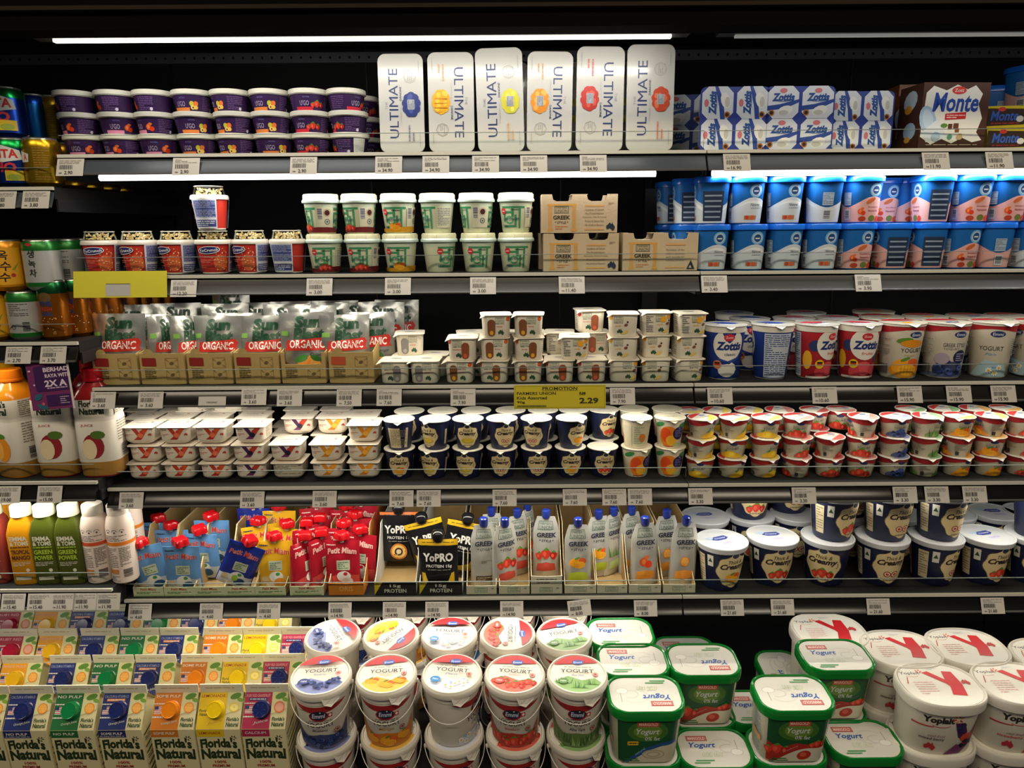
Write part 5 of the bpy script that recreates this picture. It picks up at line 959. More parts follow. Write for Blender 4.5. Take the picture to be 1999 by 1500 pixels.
# ============================================================ PLACEMENT
PR = random.Random(11)
TIER = {1: ['standing alone'], 2: ['lower', 'upper'], 3: ['bottom', 'middle', 'top']}
def col_of(i): return ORD[i]
def put(kind, args, name, label, cat, px, Y, z, group, rz=0, h=.03, rx=0, ry=0, jig=1, scale=None):
    return place(kind, name, label, cat, (XX(px, Y, z + h), Y, z), group, rz + (PR.uniform(-.12, .12) if jig else 0), rx, ry, args=args, scale=scale)
E1, E2, E3, E4, E5 = LV
z1, z2, z3, z4, z5 = (q[1] + .0005 for q in LV)
# ---- top shelf: fruit cups
KC = ['peach']*3 + ['apricot']*3 + ['straw']*2; nm = {'peach': 'orange-red fruit', 'apricot': 'apricot', 'straw': 'red berry'}
rows = [[167, 240, 312, 388, 462, 536, 610, 684], [157, 234, 305, 380, 458, 530, 607, 681], [147, 226, 300, 376, 450, 526, 603, 676]]
RZ = [[.35, -.25, .3, .1, -.3, .4, -.1, 1.9], [-.5, .5, -.2, .55, -.35, -.1, -.05, -.75], [-1.3, -1.2, -1.35, .05, -.6, .15, .35, 1.25]]
for t, row in enumerate(rows):
    for i, px in enumerate(row):
        bk = (t == 0 and i == 7)
        put('fruit_cup', (KC[i], 1 if bk else 0), 'yogurt_cup', f'{"half-white" if bk else "purple"} yogurt cup, {nm[KC[i]]} picture, {TIER[3][t]} of the {col_of(i)} stack from left', 'yogurt cup', px, E1[0]+.062, z1 + t*.0396, 'purple fruit yogurt cups on the top shelf', RZ[t][i] if not bk else -1.5, .02)
for t in range(3):
    put('fruit_cup', ('straw', 0), 'yogurt_cup', f'purple yogurt cup in the back stack nearest the silver-white packs, {TIER[3][t]} one', 'yogurt cup', 713 - 5*t, E1[0]+.142, z1 + t*.0396, 'purple fruit yogurt cups on the top shelf', .9, .02)
for i, px in enumerate((250, 320, 395, 468, 540, 612, 668)):
    for t in range(2): put('fruit_cup', (KC[min(7, i+1)], 0), 'yogurt_cup', f'purple yogurt cup, second line, {TIER[2][t]}, glimpsed right of the {ORD[i]} front stack', 'yogurt cup', px - 6*t, E1[0]+.142, z1 + t*.0396, 'purple fruit yogurt cups on the top shelf', .9*i, .02)
# ---- top shelf: six stood-up multipacks
UP = [(784, .177, .0845, 'blue', 0, 'blueberries'), (881, .179, .086, 'mango', 1, 'a yellow mango'), (976, .186, .088, 'lemon', 0, 'pale yellow citrus'), (1073, .179, .085, 'peach', 1, 'orange passion fruit'), (1171, .187, .089, 'straw', 1, 'red strawberries'), (1269, .190, .089, 'rasp', 0, 'pale red fruit')]
for i, (px, h, w_, fr, fl, d) in enumerate(UP):
    Y = E1[0]+.032; ln = math.radians(-2.5)
    place('foil_pack', 'yogurt_pack', f'tall silver-white yogurt pack stood on end, printed with {d}', 'yogurt pack', (XX(px, Y, z1+h/2), Y, z1+h/2*math.cos(ln)+.001), 'silver-white multipacks on the top shelf', 0, ln, (.0, 0, -.025, .015, .01, 0)[i], args=(w_, h, fr, fl))
for i, px in enumerate((990, 1100, 1200)):
    Y = E1[0]+.125; h = .180
    place('foil_pack', 'yogurt_pack', f'silver-white yogurt pack hidden behind the {["pale yellow citrus", "orange passion fruit", "red strawberry"][i]} pack', 'yogurt pack', (XX(px, Y, z1+h/2), Y, z1+h/2), 'silver-white multipacks on the top shelf', 0, 0, 0, args=(.086, h, 'lemon', 0))
# ---- top shelf right: four-packs, chocolate carton
for i, (px, rot, dY, ry, d) in enumerate(((1433, PI/2, .035, 0, 'lettering turned sideways, nearest the silver-white packs'), (1560, 0, .035, 0, 'lettering upright, between the other two'), (1681, PI/2, .045, 0, 'lettering turned sideways, nearest the chocolate carton'))):
    Y = E1[0]+dY; k = .0655 if i < 2 else .061
    place('four_pack', 'yogurt_four_pack', f'blue and white four-pack of pots on its side, {d}', 'yogurt pack', (XX(px, Y, z1+.06), Y, z1+k*.88+.001), 'blue and white four-packs on the top shelf', 0, math.radians(-2), ry, args=(rot, 2, k))
for i, px in enumerate((1350, 1620)):
    Y = E1[0]+.13; place('four_pack', 'yogurt_four_pack', f'white-sided four-pack of pots standing behind the {["leftmost", "rightmost"][i]} blue four-pack', 'yogurt pack', (XX(px, Y, z1+.06), Y, z1+.0605), 'blue and white four-packs on the top shelf', -.25 if i == 0 else 0, 0, 0, args=(0, 2, .066))
put('choc_box', ('front',), 'dessert_carton', 'brown and white carton with big blue lettering and a milk splash, in front', 'carton', 1838, E1[0]+.055, z1, 'milk dessert cartons', .05, .06, jig=0)
put('choc_box', ('back',), 'dessert_carton', 'reddish-brown milk dessert carton behind the white and brown one', 'carton', 1800, E1[0]+.145, z1+.006, 'milk dessert cartons', -.06, .06, jig=0, scale=(1.06, 1, 1.06))
for t in range(2):
    for c, px in enumerate((1942, 2030)): put('yellow_box', (), 'snack_carton', f'{["lower", "upper"][t]} small yellow carton with blue lettering, {["next to the milk dessert carton", "at the right edge"][c]}', 'carton', px, E1[0]+.09, z1+.0405*t, 'small yellow cartons', 0, .02)
put('blue_tub', ('fruit', 0), 'yogurt_tub', 'large blue tub above the yellow cartons at the right edge of the top shelf', 'yogurt tub', 2005, E1[0]+.15, z1+.08, 'blue tubs behind the yellow cartons', .4, .04, scale=(1.1, 1.1, 1.0))
put('blue_tub', ('plain', 0), 'yogurt_tub', 'blue tub standing behind the yellow cartons on the top shelf', 'yogurt tub', 1935, E1[0]+.20, z1+.05, 'blue tubs behind the yellow cartons', 1.2, .04)
m = MB(); Y0 = E1[0]; m.box(.84, Y0+.140, z1, 1.18, Y0+.26, z1+.0485, '#2a3a6a:card'); m.box(.93, Y0+.140-.03, z1, 0.931, Y0+.15, z1+.01, '#2a3a6a:card')
one('carton_tray', m, 'blue cardboard tray under the blue tubs behind the yellow cartons', 'tray')
# ---- second shelf: granola cups
GX = [199, 272, 347, 419, 490, 563]
for i, px in enumerate(GX):
    put('granola_cup', (), 'granola_yogurt_cup', f'red granola yogurt cup with clear dome, {ORD[i]} from the left on its shelf' if i < 5 else 'granola yogurt cup turned to its blue printed back, beside the green-and-white pots', 'yogurt cup', px, E2[0]+.056, z2, 'granola yogurt cups', (.1, -.5, -.6, .25, -.45, -2.2)[i], .04)
put('granola_cup', (), 'granola_yogurt_cup', 'granola yogurt cup standing on top of another, blue printed side to the front', 'yogurt cup', 411, E2[0]+.056, z2+.0855, 'granola yogurt cups', -1.9, .04)
# ---- second shelf: green pots
G2 = [[(635, 'straw', 2, .3), (709, 'straw', 1, .25), (782, 'mango', 0, .35), (858, 'plain', 2, 1.0), (934, 'plain', 0, .35), (1007, 'plain', 0, .4)], [(628, 'straw', 1, -.55), (702, 'straw', 1, -.35), (778, 'mango', 1, .0), (854, 'plain', 2, -.6), (930, 'plain', 1, -.7), (1007, 'plain', 1, .1)]]
gn = {'straw': 'strawberry', 'mango': 'mango', 'plain': 'plain'}; use = {0: 'pattern side out', 1: 'barcode side out', 2: 'small print side out'}
for t in range(2):
    for i, (px, k, f, rz) in enumerate(G2[t]):
        put('green_pot', (k, f), 'yogurt_pot', f'{TIER[2][t]} green and cream {gn[k]} pot in the {ORD[i]} of six stacks, {use[f]}', 'yogurt pot', px, E2[0]+.056, z2+.0762*t, 'green and cream pots with clear lids', rz, .035)
# ---- second shelf: sleeves of two pots
for px, zz, v, d, Y in ((1131, 0, 0, 'lower one of the stacked pair', .055), (1128, .0740, 0, 'stacked on top of another', .055), (1282, 0, 1, 'standing alone with a triangle mark', .055), (1118, 0, 0, 'half hidden behind the stacked pair', .135)):
    put('greek_box', (v,), 'twin_pot_sleeve', f'beige cardboard sleeve of two pots with gold columns, {d}', 'yogurt pack', px, E2[0]+Y, z2+zz, 'beige twin-pot sleeves', 0, .035, jig=0)
# ---- second shelf right: blue tubs
BB = [(1386, 'plain', 0), (1458, 'plain', 0), (1527, 'plain', 0), (1598, 'plain', 0), (1665, 'fruit', 0), (1736, 'fruit', 1), (1806, 'fruit', 1), (1870, 'fruit', 0), (1934, 'fruit', 2), (2003, 'plain', 0)]
BT = [(1388, 'plain', 1), (1455, 'plain', 0), (1530, 'plain', 0), (1606, 'plain', 2), (1680, 'fruit', 0), (1817, 'fruit', 1), (1893, 'fruit', 0), (1962, 'fruit', 0), (2032, 'fruit', 2)]
bn = {'plain': 'white wave', 'fruit': 'pink fruit picture'}; bf = {0: 'picture in front', 1: 'barcode in front', 2: 'dark panel in front'}
for i, (px, k, f) in enumerate(BB):
    put('blue_tub', (k, f), 'yogurt_tub', f'blue tub, {bn[k]}, {bf[f]}, {ORD[i]} from left, lower tier', 'yogurt tub', px, E2[0]+.054, z2, 'bright blue tubs in two tiers', .0, .04)
for i, (px, k, f) in enumerate(BT):
    put('blue_tub', (k, f), 'yogurt_tub', f'blue tub, {bn[k]}, {bf[f]}, {ORD[i]} from left, upper tier', 'yogurt tub', px, E2[0]+.050, z2+.0893, 'bright blue tubs in two tiers', -.06, .045)
BK = [(1312, 'plain', 1, .15, 'far left of the back line'), (1345, 'plain', 1, .10, 'left end behind the front tubs'), (1718, 'fruit', 0, .13, 'seen through the gap, left one'), (1770, 'fruit', 0, .13, 'seen through the gap, right one')]
for i, (px, k, f, dY, d) in enumerate(BK):
    for t in range(2):
        put('blue_tub', (k, f), 'yogurt_tub', f'bright blue tub in the {TIER[2][t]} tier, {d}', 'yogurt tub', px - (0 if t else 2), E2[0]+dY + (.055 if i == 0 else 0), z2+.0893*t, 'bright blue tubs in two tiers', 0, .045)
# ---- third shelf: trays of pouches
TR = [(226, '#8c2420', 0), (318, '#8c2420', 0), (410, '#8c2420', 0), (502, '#8c2420', 0), (593, '#8c2420', 1), (686, '#b85030', 0)]
for i, (px, c, torn) in enumerate(TR):
    put('tray', (c, torn), 'cardboard_tray', f'tan cardboard tray {"with torn low front" if torn else "with orange-red patch" if i == 5 else "with dark red patch"} holding silver pouches, {ORD[i]} from the left', 'tray', px, E3[0]+.032, z3, 'tan pouch trays', 0, .03, jig=0)
PO = [(230, .05, 'cherry', -.05, 0, 'complete front face showing'), (292, .09, 'cherry', .55, 1, 'edge-on and dark, second tray'), (322, .065, 'orange', 1.0, 2, 'crumpled with bright folds'), (368, .062, 'orange', .9, 3, 'crumpled, just left of the third tray'), (424, .055, 'orange', -.1, 4, 'over the third tray, turned slightly left'), (462, .105, 'orange', .0, 5, 'right edge of the third tray, set back'), (515, .055, 'apple', .06, 6, 'facing front above the fourth tray'), (598, .046, 'orange', .0, 7, 'orange fruit fully visible in the torn tray'), (672, .060, 'orange', .45, 8, 'glossy and twisted above the last tray'), (722, .105, 'orange', .05, 9, 'bright green lettering behind the last tray')]
for i, (px, dY, k, rz, sd, d) in enumerate(PO):
    put('silver_pouch', (k, sd % 4), 'snack_pouch', f'silver fruit snack pouch with red band, {d}', 'pouch', px, E3[0]+dY+.008, z3+.002 if k != 'x' else 0, 'silver fruit snack pouches', rz, .09, math.radians(-5), jig=0, scale=(.72 if rz > .5 else .92, 1, .95) if i not in (0, 7) else (1, 1, 1))
for i, (px, dY, rz) in enumerate(((345, .17, .4), (450, .20, -.3), (440, .15, .1), (500, .17, .2), (560, .13, 0), (575, .19, .3), (640, .14, -.2), (655, .20, .1), (700, .17, .3), (745, .16, 0), (775, .21, -.1), (250, .14, .2), (610, .10, .1))):
    put('silver_pouch', (('orange', 'apple', 'cherry')[i % 3], i % 4), 'snack_pouch', f'silver fruit snack pouch deep in the trays, {ORD[i]} of the partly hidden ones', 'pouch', px, E3[0]+dY+.02, z3+(.052 if i == 1 else .012), 'silver fruit snack pouches', rz, .09, math.radians(-3), jig=0, scale=(.9, 1, .98))
# ---- third shelf: small square pots
FP = [[(774, 'plain', 1), (832, 'plain', 0), (900, 'honey', 0), (966, 'honey', 1), (1030, 'honey', 0), (1092, 'straw', 1), (1153, 'straw', 1), (1215, 'vanilla', 0), (1277, 'vanilla', 1), (1339, 'vanilla', 0)],
      [(904, 'straw', 1), (966, 'honey', 0), (1031, 'honey', 1), (1121, 'vanilla', 2), (1215, 'vanilla', 1), (1341, 'vanilla', 1)], [(968, 'honey', 0), (1032, 'honey', 0), (1215, 'vanilla', 1), (1345, 'vanilla', 2)]]
fn = {'plain': 'grey spot', 'honey': 'brown patch', 'straw': 'strawberry print', 'vanilla': 'vanilla flower'}
for t, row in enumerate(FP):
    for i, (px, k, f) in enumerate(row):
        put('kids_pot', (k, f), 'square_pot', f'small white square pot with {fn[k]}, {TIER[3][t]} tier, {ORD[i]} from the left in front', 'yogurt pot', px, E3[0]+.047 + (.004*(t == 1 and i % 2)), z3+.0464*t, 'small white square pots', 0, .02)
FB = [(801, 1, 'plain', 0), (1092, 1, 'straw', 2), (1160, 1, 'straw', 0), (1150, 2, 'straw', 1), (1277, 1, 'vanilla', 1), (1278, 2, 'vanilla', 2), (850, 0, 'plain', 0), (800, 0, 'plain', 1), (920, 1, 'honey', 0), (925, 0, 'honey', 0), (980, 0, 'honey', 1), (1040, 0, 'honey', 0), (1100, 0, 'straw', 0), (1160, 0, 'straw', 0), (1220, 0, 'vanilla', 0), (1280, 0, 'vanilla', 0), (1335, 0, 'vanilla', 0), (980, 1, 'honey', 1), (1220, 1, 'vanilla', 0), (1035, 1, 'honey', 0)]
cnt = {}
for i, (px, t, k, f) in enumerate(FB):
    c = cnt.get(t, 0); cnt[t] = c + 1
    dY = .066 if t and px in (1277, 1278) else .113
    put('kids_pot', (k, f), 'square_pot', f'small white square pot with {fn[k]}, set back, {TIER[3][t]} tier, {["far left end", "above the grey-spot pair", "above the brown-patch pots", "under the tall row"][0] if px < 810 else "at column " + ORD[min(9, (px-745)//62)]}', 'yogurt pot', px, E3[0]+dY, z3+.0464*t, 'small white square pots', 0, .02)
# ---- third shelf right: tall cups
TC = [(1413, 'classic', 0, .05, 'blue and white tall pot with white medallion, nearest the small square pots'), (1505, 'classic', 1, .05, 'tall pot turned to its pale small print side'), (1590, 'fruitz', 0, .05, 'red tall pot turned so its medallion faces right'), (1673, 'fruitz', 0, .05, 'red tall pot with white medallion facing front'),
      (1756, 'mango', 0, .05, 'tall white pot with mangoes and red rim'), (1842, 'greek', 0, .05, 'tall white pot with blueberries and dark round badge'), (1932, 'plain', 1, .05, 'tall white pot with pale blue foot near the right edge'), (2020, 'plain', 2, .05, 'tall white pot cut off by the right edge'),
      (1460, 'classic', 0, .145, 'blue and white tall pot in the gap behind the medallion pot'), (1545, 'fruitz', 0, .145, 'red tall pot in the second line behind the small print pot'), (1630, 'fruitz', 0, .145, 'red tall pot in the second line between the two red ones'), (1715, 'mango', 0, .145, 'tall mango pot in the second line'), (1800, 'mango', 0, .145, 'tall red-rimmed pot in the second line behind the blueberry pot'), (1885, 'greek', 0, .145, 'tall blueberry pot in the second line'), (1430, 'classic', 0, .24, 'blue and white tall pot in the third line'), (1570, 'fruitz', 0, .24, 'red tall pot in the third line'), (1700, 'mango', 0, .24, 'tall mango pot in the third line'), (1960, 'plain', 0, .145, 'tall pale pot in the second line at the right')]
for i, (px, k, f, dY, lab) in enumerate(TC):
    put('tall_cup', (k, f), 'tall_yogurt_pot', lab, 'yogurt pot', px, E3[0]+dY+.012, z3, 'tall printed pots', (-.12, 0, .6, -.08, .1, .1, .1, .1)[i] if i < 8 else 0, .055)
# ---- fourth shelf: belly pots under white foil
YP = [[(292, 'straw'), (360, 'straw'), (431, 'straw'), (498, 'berry'), (569, 'back'), (645, 'mango'), (715, 'mango')], [(295, 'straw'), (361, 'straw'), (426, 'straw'), (493, 'berry'), (565, 'berry'), (642, 'mango'), (713, 'mango')], [(283, 'straw'), (352, 'straw'), (421, 'straw'), (497, 'berry')]]
yn = {'straw': 'strawberry', 'berry': 'purple berry', 'mango': 'mango', 'back': 'blank ingredients side of a'}
for t, row in enumerate(YP):
    for i, (px, k) in enumerate(row):
        for r_ in range(3):
            if t < 2 and r_ and i < 4: continue
            if t == 0 and r_: continue
            put('y_pot', (k,), 'foil_topped_pot', f'{yn[k]} pot, white foil top, {TIER[3][t]} tier, {ORD[i]} column, {["front", "second", "third"][r_]} line', 'yogurt pot', px + (2 if r_ else 0), E4[0]+.068+.0695*r_, z4+.0403*t, 'white foil-topped pots', 0, .02, jig=0)
for px, k, dY, f, d in ((588, 'berry', .135, 0, 'set back on the top tier behind the gap'), (654, 'mango', .135, 0, 'set back on the top tier, yellow print'), (714, 'mango', .072, 0, 'at the right end of the top tier'), (590, 'berry', .205, 0, 'furthest back on the top tier, purple'), (660, 'mango', .205, 0, 'furthest back on the top tier, yellow')):
    put('y_pot', (k,), 'foil_topped_pot', f'{yn[k]} pot with white foil top, {d}', 'yogurt pot', px, E4[0]+dY, z4+.0806, 'white foil-topped pots', .0, .02, jig=0)
put('y_pot', ('mango',), 'foil_topped_pot', 'mango pot with white foil top, behind the right end of the top tier', 'yogurt pot', 712, E4[0]+.142, z4+.0806, 'white foil-topped pots', .0, .02, jig=0)
for px, d in ((380, 'left'), (450, 'right')):
    place('y_pot', 'foil_topped_pot', f'upside-down foil-topped pot with rounded base up, {d} one of the two', 'yogurt pot', (XX(px, E4[0]+.20, z4+.15), E4[0]+.20, z4+.1209+.0395), 'white foil-topped pots', 0, PI, 0, args=('straw',))
# ---- fourth shelf: navy pots
NP = [[(781, 'apricot', 0), (848, 'lemon', 0), (914, 'lemon', 0), (980, 'fig', 0), (1047, 'fig', 0), (1113, 'mango', 0), (1176, 'straw', 0)], [(780, 'apricot', 1), (850, 'lemon', 0), (914, 'lemon', 0), (980, 'fig', 0), (1047, 'fig', 0), (1115, 'mango', 0)]]
RN = [[.05, -.3, -.1, 0, 0, 0, 0], [.0, -.65, -.1, .25, -.45, .5]]; nn = {'apricot': 'apricot', 'lemon': 'lemon', 'fig': 'passion fruit', 'mango': 'mango', 'straw': 'strawberry'}
for t in range(2):
    for i, (px, k, f) in enumerate(NP[t]):
        put('navy_pot', (k, f), 'yogurt_pot', f'navy {nn[k]} pot, {"small print panel" if f else "cream label"}, {TIER[2][t]} tier front, {ORD[i]} from left', 'yogurt pot', px, E4[0]+.066, z4+.0643*t, 'small navy pots on the fourth shelf', RN[t][i], .03)
    for i, px in enumerate((800, 865, 930, 997, 1060, 1120, 1178)):
        put('navy_pot', (('apricot', 'lemon', 'lemon', 'fig', 'fig', 'mango', 'straw')[i], 0), 'yogurt_pot', f'navy {("apricot", "lemon", "lemon", "passion fruit", "passion fruit", "mango", "strawberry")[i]} pot, {TIER[2][t]} tier of the second line, {ORD[i]} from left', 'yogurt pot', px, E4[0]+.134, z4+.0643*t, 'small navy pots on the fourth shelf', .4 if i == 6 else -.3, .03)
for t in range(2):
    for i, (px, f) in enumerate(((1242, 1 if t else 0), (1307, 0))):
        put('mango_pot', (f,), 'yogurt_pot', f'white and orange mango pot with purple disc, {TIER[2][t]} of the {["left", "right"][i]} pair', 'yogurt pot', px, E4[0]+.066, z4+.0643*t, 'white and orange mango pots', .25 if t == 0 and i == 0 else 0, .03)
        if t: put('mango_pot', (1,), 'yogurt_pot', f'white and orange mango pot behind the {["left", "right"][i]} stack', 'yogurt pot', px-6, E4[0]+.136, z4+.0643*t, 'white and orange mango pots', 0, .03)
# ---- fourth shelf right: small red-rimmed pots
SK = ['pine', 'pine', 'pine', 'straw', 'berry', 'straw', 'blue', 'aloe', 'mango', 'mango', 'straw']; sx = [1366, 1428, 1491, 1553, 1616, 1679, 1742, 1804, 1866, 1928, 1991]
sn = {'pine': 'pineapple', 'straw': 'strawberry', 'berry': 'berry', 'blue': 'blueberry', 'aloe': 'aloe', 'mango': 'mango'}
for t in range(3):
    for i, px in enumerate(sx):
        if t == 2 and i == 4: continue
        put('small_pot', (SK[i], (0, 0, 1, 2)[(i*5 + t*3) % 4]), 'small_yogurt_pot', f'small red-rimmed {sn[SK[i]]} pot, {TIER[3][t]} of the {ORD[i]} stack from the left', 'yogurt pot', px + 2*t, E4[0]+.056+.004*t, z4+.0425*t, 'small red-rimmed pots', PR.uniform(-.5, .5), .02)
for i, px in enumerate((1345, 1398, 1460, 1520, 1588, 1640, 1775, 1840, 1900, 1960)):
    for t in (1, 2) if i != 5 else (2,):
        put('small_pot', (SK[min(10, i)] if i != 6 else 'aloe', 0), 'small_yogurt_pot', f'small red-rimmed pot of the second line, {TIER[3][t]} tier, {ORD[i]} from the left', 'yogurt pot', px, E4[0]+.124, z4+.0425*t, 'small red-rimmed pots', PR.uniform(-.6, .6), .02)
# ---- fifth shelf: squeeze pouches
for i, (px, k, w_) in enumerate(((290, 'petit', .066), (350, 'petit', .066), (409, 'petit', .066), (468, 'petit', .066), (528, 'petit', .067), (599, 'petit', .074), (676, 'orange', .077), (772, 'black', .091), (861, 'black', .094), (940, 'greek', .066), (1004, 'greek', .067), (1067, 'tall', .068), (1133, 'greek', .069), (1195, 'greek', .066), (1259, 'greek', .070), (1326, 'greek', .070))):
    d = {'petit': 'pale green-edged card box with red lettering', 'orange': 'orange-fronted card box', 'black': 'black card box with white lettering and yellow corner', 'greek': 'beige card box with small green frame', 'tall': 'beige card box with high front and upside-down print'}[k]
    put('pouch_box', (k, w_), 'display_box', f'{d} for pouches, {ORD[i]} box from the left', 'display box', px, E5[0]+.014, z5, 'pouch display boxes on the fifth shelf', 0, .012, jig=0)
SQ = [(302, 'sky', .052, .20, 'leftmost, leaning over the first box', -.17), (356, 'sky', .050, .08, 'centre front with bright reflection', .05), (398, 'sky', .10, -.1, 'upper one behind the centre', 0), (415, 'sky', .145, .1, 'highest, touching the rail above', .05), (448, 'navy', .052, .1, 'tipped to the right', .45),
      (536, 'yellow', .055, 0, 'in front', 0), (556, 'yellow', .105, -.1, 'behind the front yellow one', .05), (510, 'yellow', .115, .3, 'at the left, edge showing', -.05), (545, 'yellow', .165, 0, 'highest at the back', 0), (495, 'navy', .175, 0, 'behind the red caps at the back', 0),
      (596, 'red', .055, .95, 'narrow left one in the sixth box', 0), (628, 'red', .075, 1.05, 'narrow right one in the sixth box', 0), (668, 'red', .055, 0, 'front one of the orange box', 0), (700, 'red', .085, -.2, 'right one of the orange box', .04), (600, 'red', .11, .9, 'second in the sixth box', 0), (626, 'red', .125, .9, 'third in the sixth box', 0), (618, 'red', .175, .3, 'last in the sixth box', 0), (672, 'red', .105, .1, 'second in the orange box', 0), (694, 'red', .135, .1, 'third in the orange box', 0), (676, 'red', .165, -.1, 'fourth in the orange box', 0), (705, 'red', .185, 0, 'last in the orange box', 0), (335, 'sky', .13, 0, 'low one with red cap behind the pale blue pair', 0), (310, 'sky', .155, 0, 'lowest red cap at far left', 0)]
sqn = {'sky': 'sky-blue', 'navy': 'dark blue', 'yellow': 'yellow', 'red': 'red'}
for i, (px, k, dY, rz, d, ry) in enumerate(SQ):
    lift = .0 if dY < .08 else (dY-.08)*.30
    put('squeeze', (k, i % 3), 'squeeze_pouch', f'{sqn[k]} yogurt squeeze pouch, {d}', 'squeeze pouch', px, E5[0]-.020+dY+.010, z5+.003+max(0, lift) + (.012 if k == 'navy' and i == 4 else .0) + (-.02 if i > 20 else 0), 'yogurt squeeze pouches with red caps', rz, .07, math.radians(6 if i < 5 else -4), ry, jig=0)
put('protein', ('peach',), 'protein_pouch', 'black protein yogurt pouch with orange disc, deep in its white-sided box', 'squeeze pouch', 779, E5[0]+.13, z5+.025, 'black protein pouches', 0, .06, math.radians(-4), 0, jig=0)
put('protein', ('banana',), 'protein_pouch', 'black protein yogurt pouch with yellow banana band, in front', 'squeeze pouch', 856, E5[0]+.035, z5+.002, 'black protein pouches', 0, .06, math.radians(-2), 0, jig=0)
for px, dY, ry, d in ((850, .12, -.25, 'tilted left behind the front one'), (893, .11, .2, 'tilted right behind the front one')): put('protein', ('banana',), 'protein_pouch', f'black protein yogurt pouch with yellow banana band, {d}', 'squeeze pouch', px, E5[0]-.020+dY, z5+.02, 'black protein pouches', 0, .06, math.radians(-2), ry, jig=0)
GP = [(945, 'vanilla', .060, .15, 'brown label, leftmost'), (986, 'straw', .058, .5, 'strawberry print, beside the brown label one'), (1010, 'straw', .11, .5, 'strawberry print, set back in the second box'), (1030, 'straw', .15, 1.0, 'strawberry print, almost edge-on at the back'), (1066, 'straw', .085, -.05, 'big strawberries, in the high-fronted box'), (1128, 'mango', .055, 0, 'mango slices over a lime green patch'), (1168, 'mango', .10, .3, 'mango print, half hidden in the fifth box'), (1197, 'green', .115, .7, 'pale green side, edge-on'), (1232, 'peach', .12, .5, 'orange print, hidden left of the honey one'), (1258, 'honey', .060, .15, 'honey print under a dark blue cap'), (1300, 'peach', .10, .2, 'peach print in the last box, behind'), (1333, 'peach', .060, .1, 'peach halves, rightmost in front'), (960, 'vanilla', .12, .2, 'brown label, behind the leftmost')]
for i, (px, k, dY, rz, d) in enumerate(GP):
    put('greek_pouch', (k, i % 3), 'squeeze_pouch', f'tall silver-white yogurt pouch, {d}', 'squeeze pouch', px, E5[0]-.020+dY+.010, z5+.003+(.008 if i == 4 else 0), 'tall silver-white yogurt pouches', rz, .07, math.radians(-2), (0, .0, 0, 0, .0, 0, 0, 0, 0, .0, 0, .04, 0)[i], jig=0)
# ---- fifth shelf right: big navy tubs
KT = 1.86; tubs = [(1407, .055, 0, 'mango', 0, 'first from left in front'), (1505, .075, 0, 'straw', 0, 'second from left in front, lid bare'), (1612, .072, 0, 'straw', 3, 'under the third front stack'), (1627, .072, 1, 'straw', 2, 'top of the third front stack'), (1718, .070, 0, 'fig', 0, 'under the fourth front stack'), (1732, .070, 1, 'fig', 0, 'top of the fourth front stack'), (1822, .070, 0, 'fig', 2, 'under the fifth front stack'), (1836, .070, 1, 'fig', 0, 'top of the fifth front stack'), (1920, .072, 0, 'straw', 0, 'sixth in front with bare lid'), (2012, .072, 0, 'straw', 0, 'under the stack at the right edge'), (2028, .072, 1, 'straw', 1, 'top of the stack at the right edge'),
    (1375, .19, 0, 'fig', 0, 'back line, first, lid bare'), (1462, .195, 0, 'straw', 0, 'back line, second, under another'), (1464, .195, 1, 'straw', 0, 'back line, standing on the second'), (1548, .20, 0, 'fig', 0, 'back line, third'), (1540, .23, 1, 'fig', 0, 'back line, upper one of the third'), (1650, .20, 0, 'fig', 0, 'back line, fourth'), (1660, .20, 1, 'fig', 0, 'back line, upper one of the fourth'), (1750, .20, 0, 'fig', 0, 'back line, fifth'), (1850, .20, 0, 'fig', 0, 'back line, sixth'), (1935, .20, 0, 'fig', 0, 'back line, seventh, pale lid showing'), (2005, .20, 0, 'fig', 0, 'back line, last at the right edge')]
for i, (px, dY, t, k, f, d) in enumerate(tubs):
    put('navy_pot', (k, f, 1.66), 'yogurt_tub', f'big navy {nn[k]} yogurt tub with white lid, {d}', 'yogurt tub', px, E5[0]+dY, z5+t*.1065, 'big navy tubs on the fifth shelf', {0: .35, 3: .0, 5: .25, 7: .4, 8: .25}.get(i, 0), .055)
# ---- bottom deck: juice cartons
def on_deck(kind, args, name, label, cat, base, group, rz=0):
    mt = Matrix.Translation(base) @ Matrix.Rotation(TILT, 4, 'X') @ Matrix.Rotation(rz, 4, 'Z')
    if kind == 'bucket': mt = mt @ Matrix.Diagonal((.972, .972, 1.105, 1))
    o = place(kind, name, label, cat, base, group, args=args); o.matrix_world = mt; return o
CR = [[(-27, 'amber'), (60, 'navy'), (151, 'green'), (243, 'navyo'), (344, 'orange'), (432, 'yellow'), (520, 'magenta')], [(-40, 'crimson'), (42, 'amber'), (136, 'navy'), (220, 'green'), (303, 'navyo'), (393, 'orange'), (470, 'yellow'), (550, 'magenta')], [(34, 'crimson'), (112, 'amber'), (194, 'navy'), (272, 'green'), (349, 'navyo'), (435, 'orange'), (508, 'yellow'), (577, 'magenta')], [(30, 'crimson'), (95, 'amber'), (165, 'navyo'), (240, 'navy'), (310, 'green'), (380, 'navyo'), (455, 'orange'), (525, 'yellow')]]
cn = {'navy': 'navy', 'green': 'green', 'navyo': 'navy with orange stripe', 'orange': 'orange', 'yellow': 'yellow lemonade', 'magenta': 'magenta with blue cap', 'amber': 'amber', 'crimson': 'crimson'}
top_h = CH + .056 + .019
ybase = [None]*4
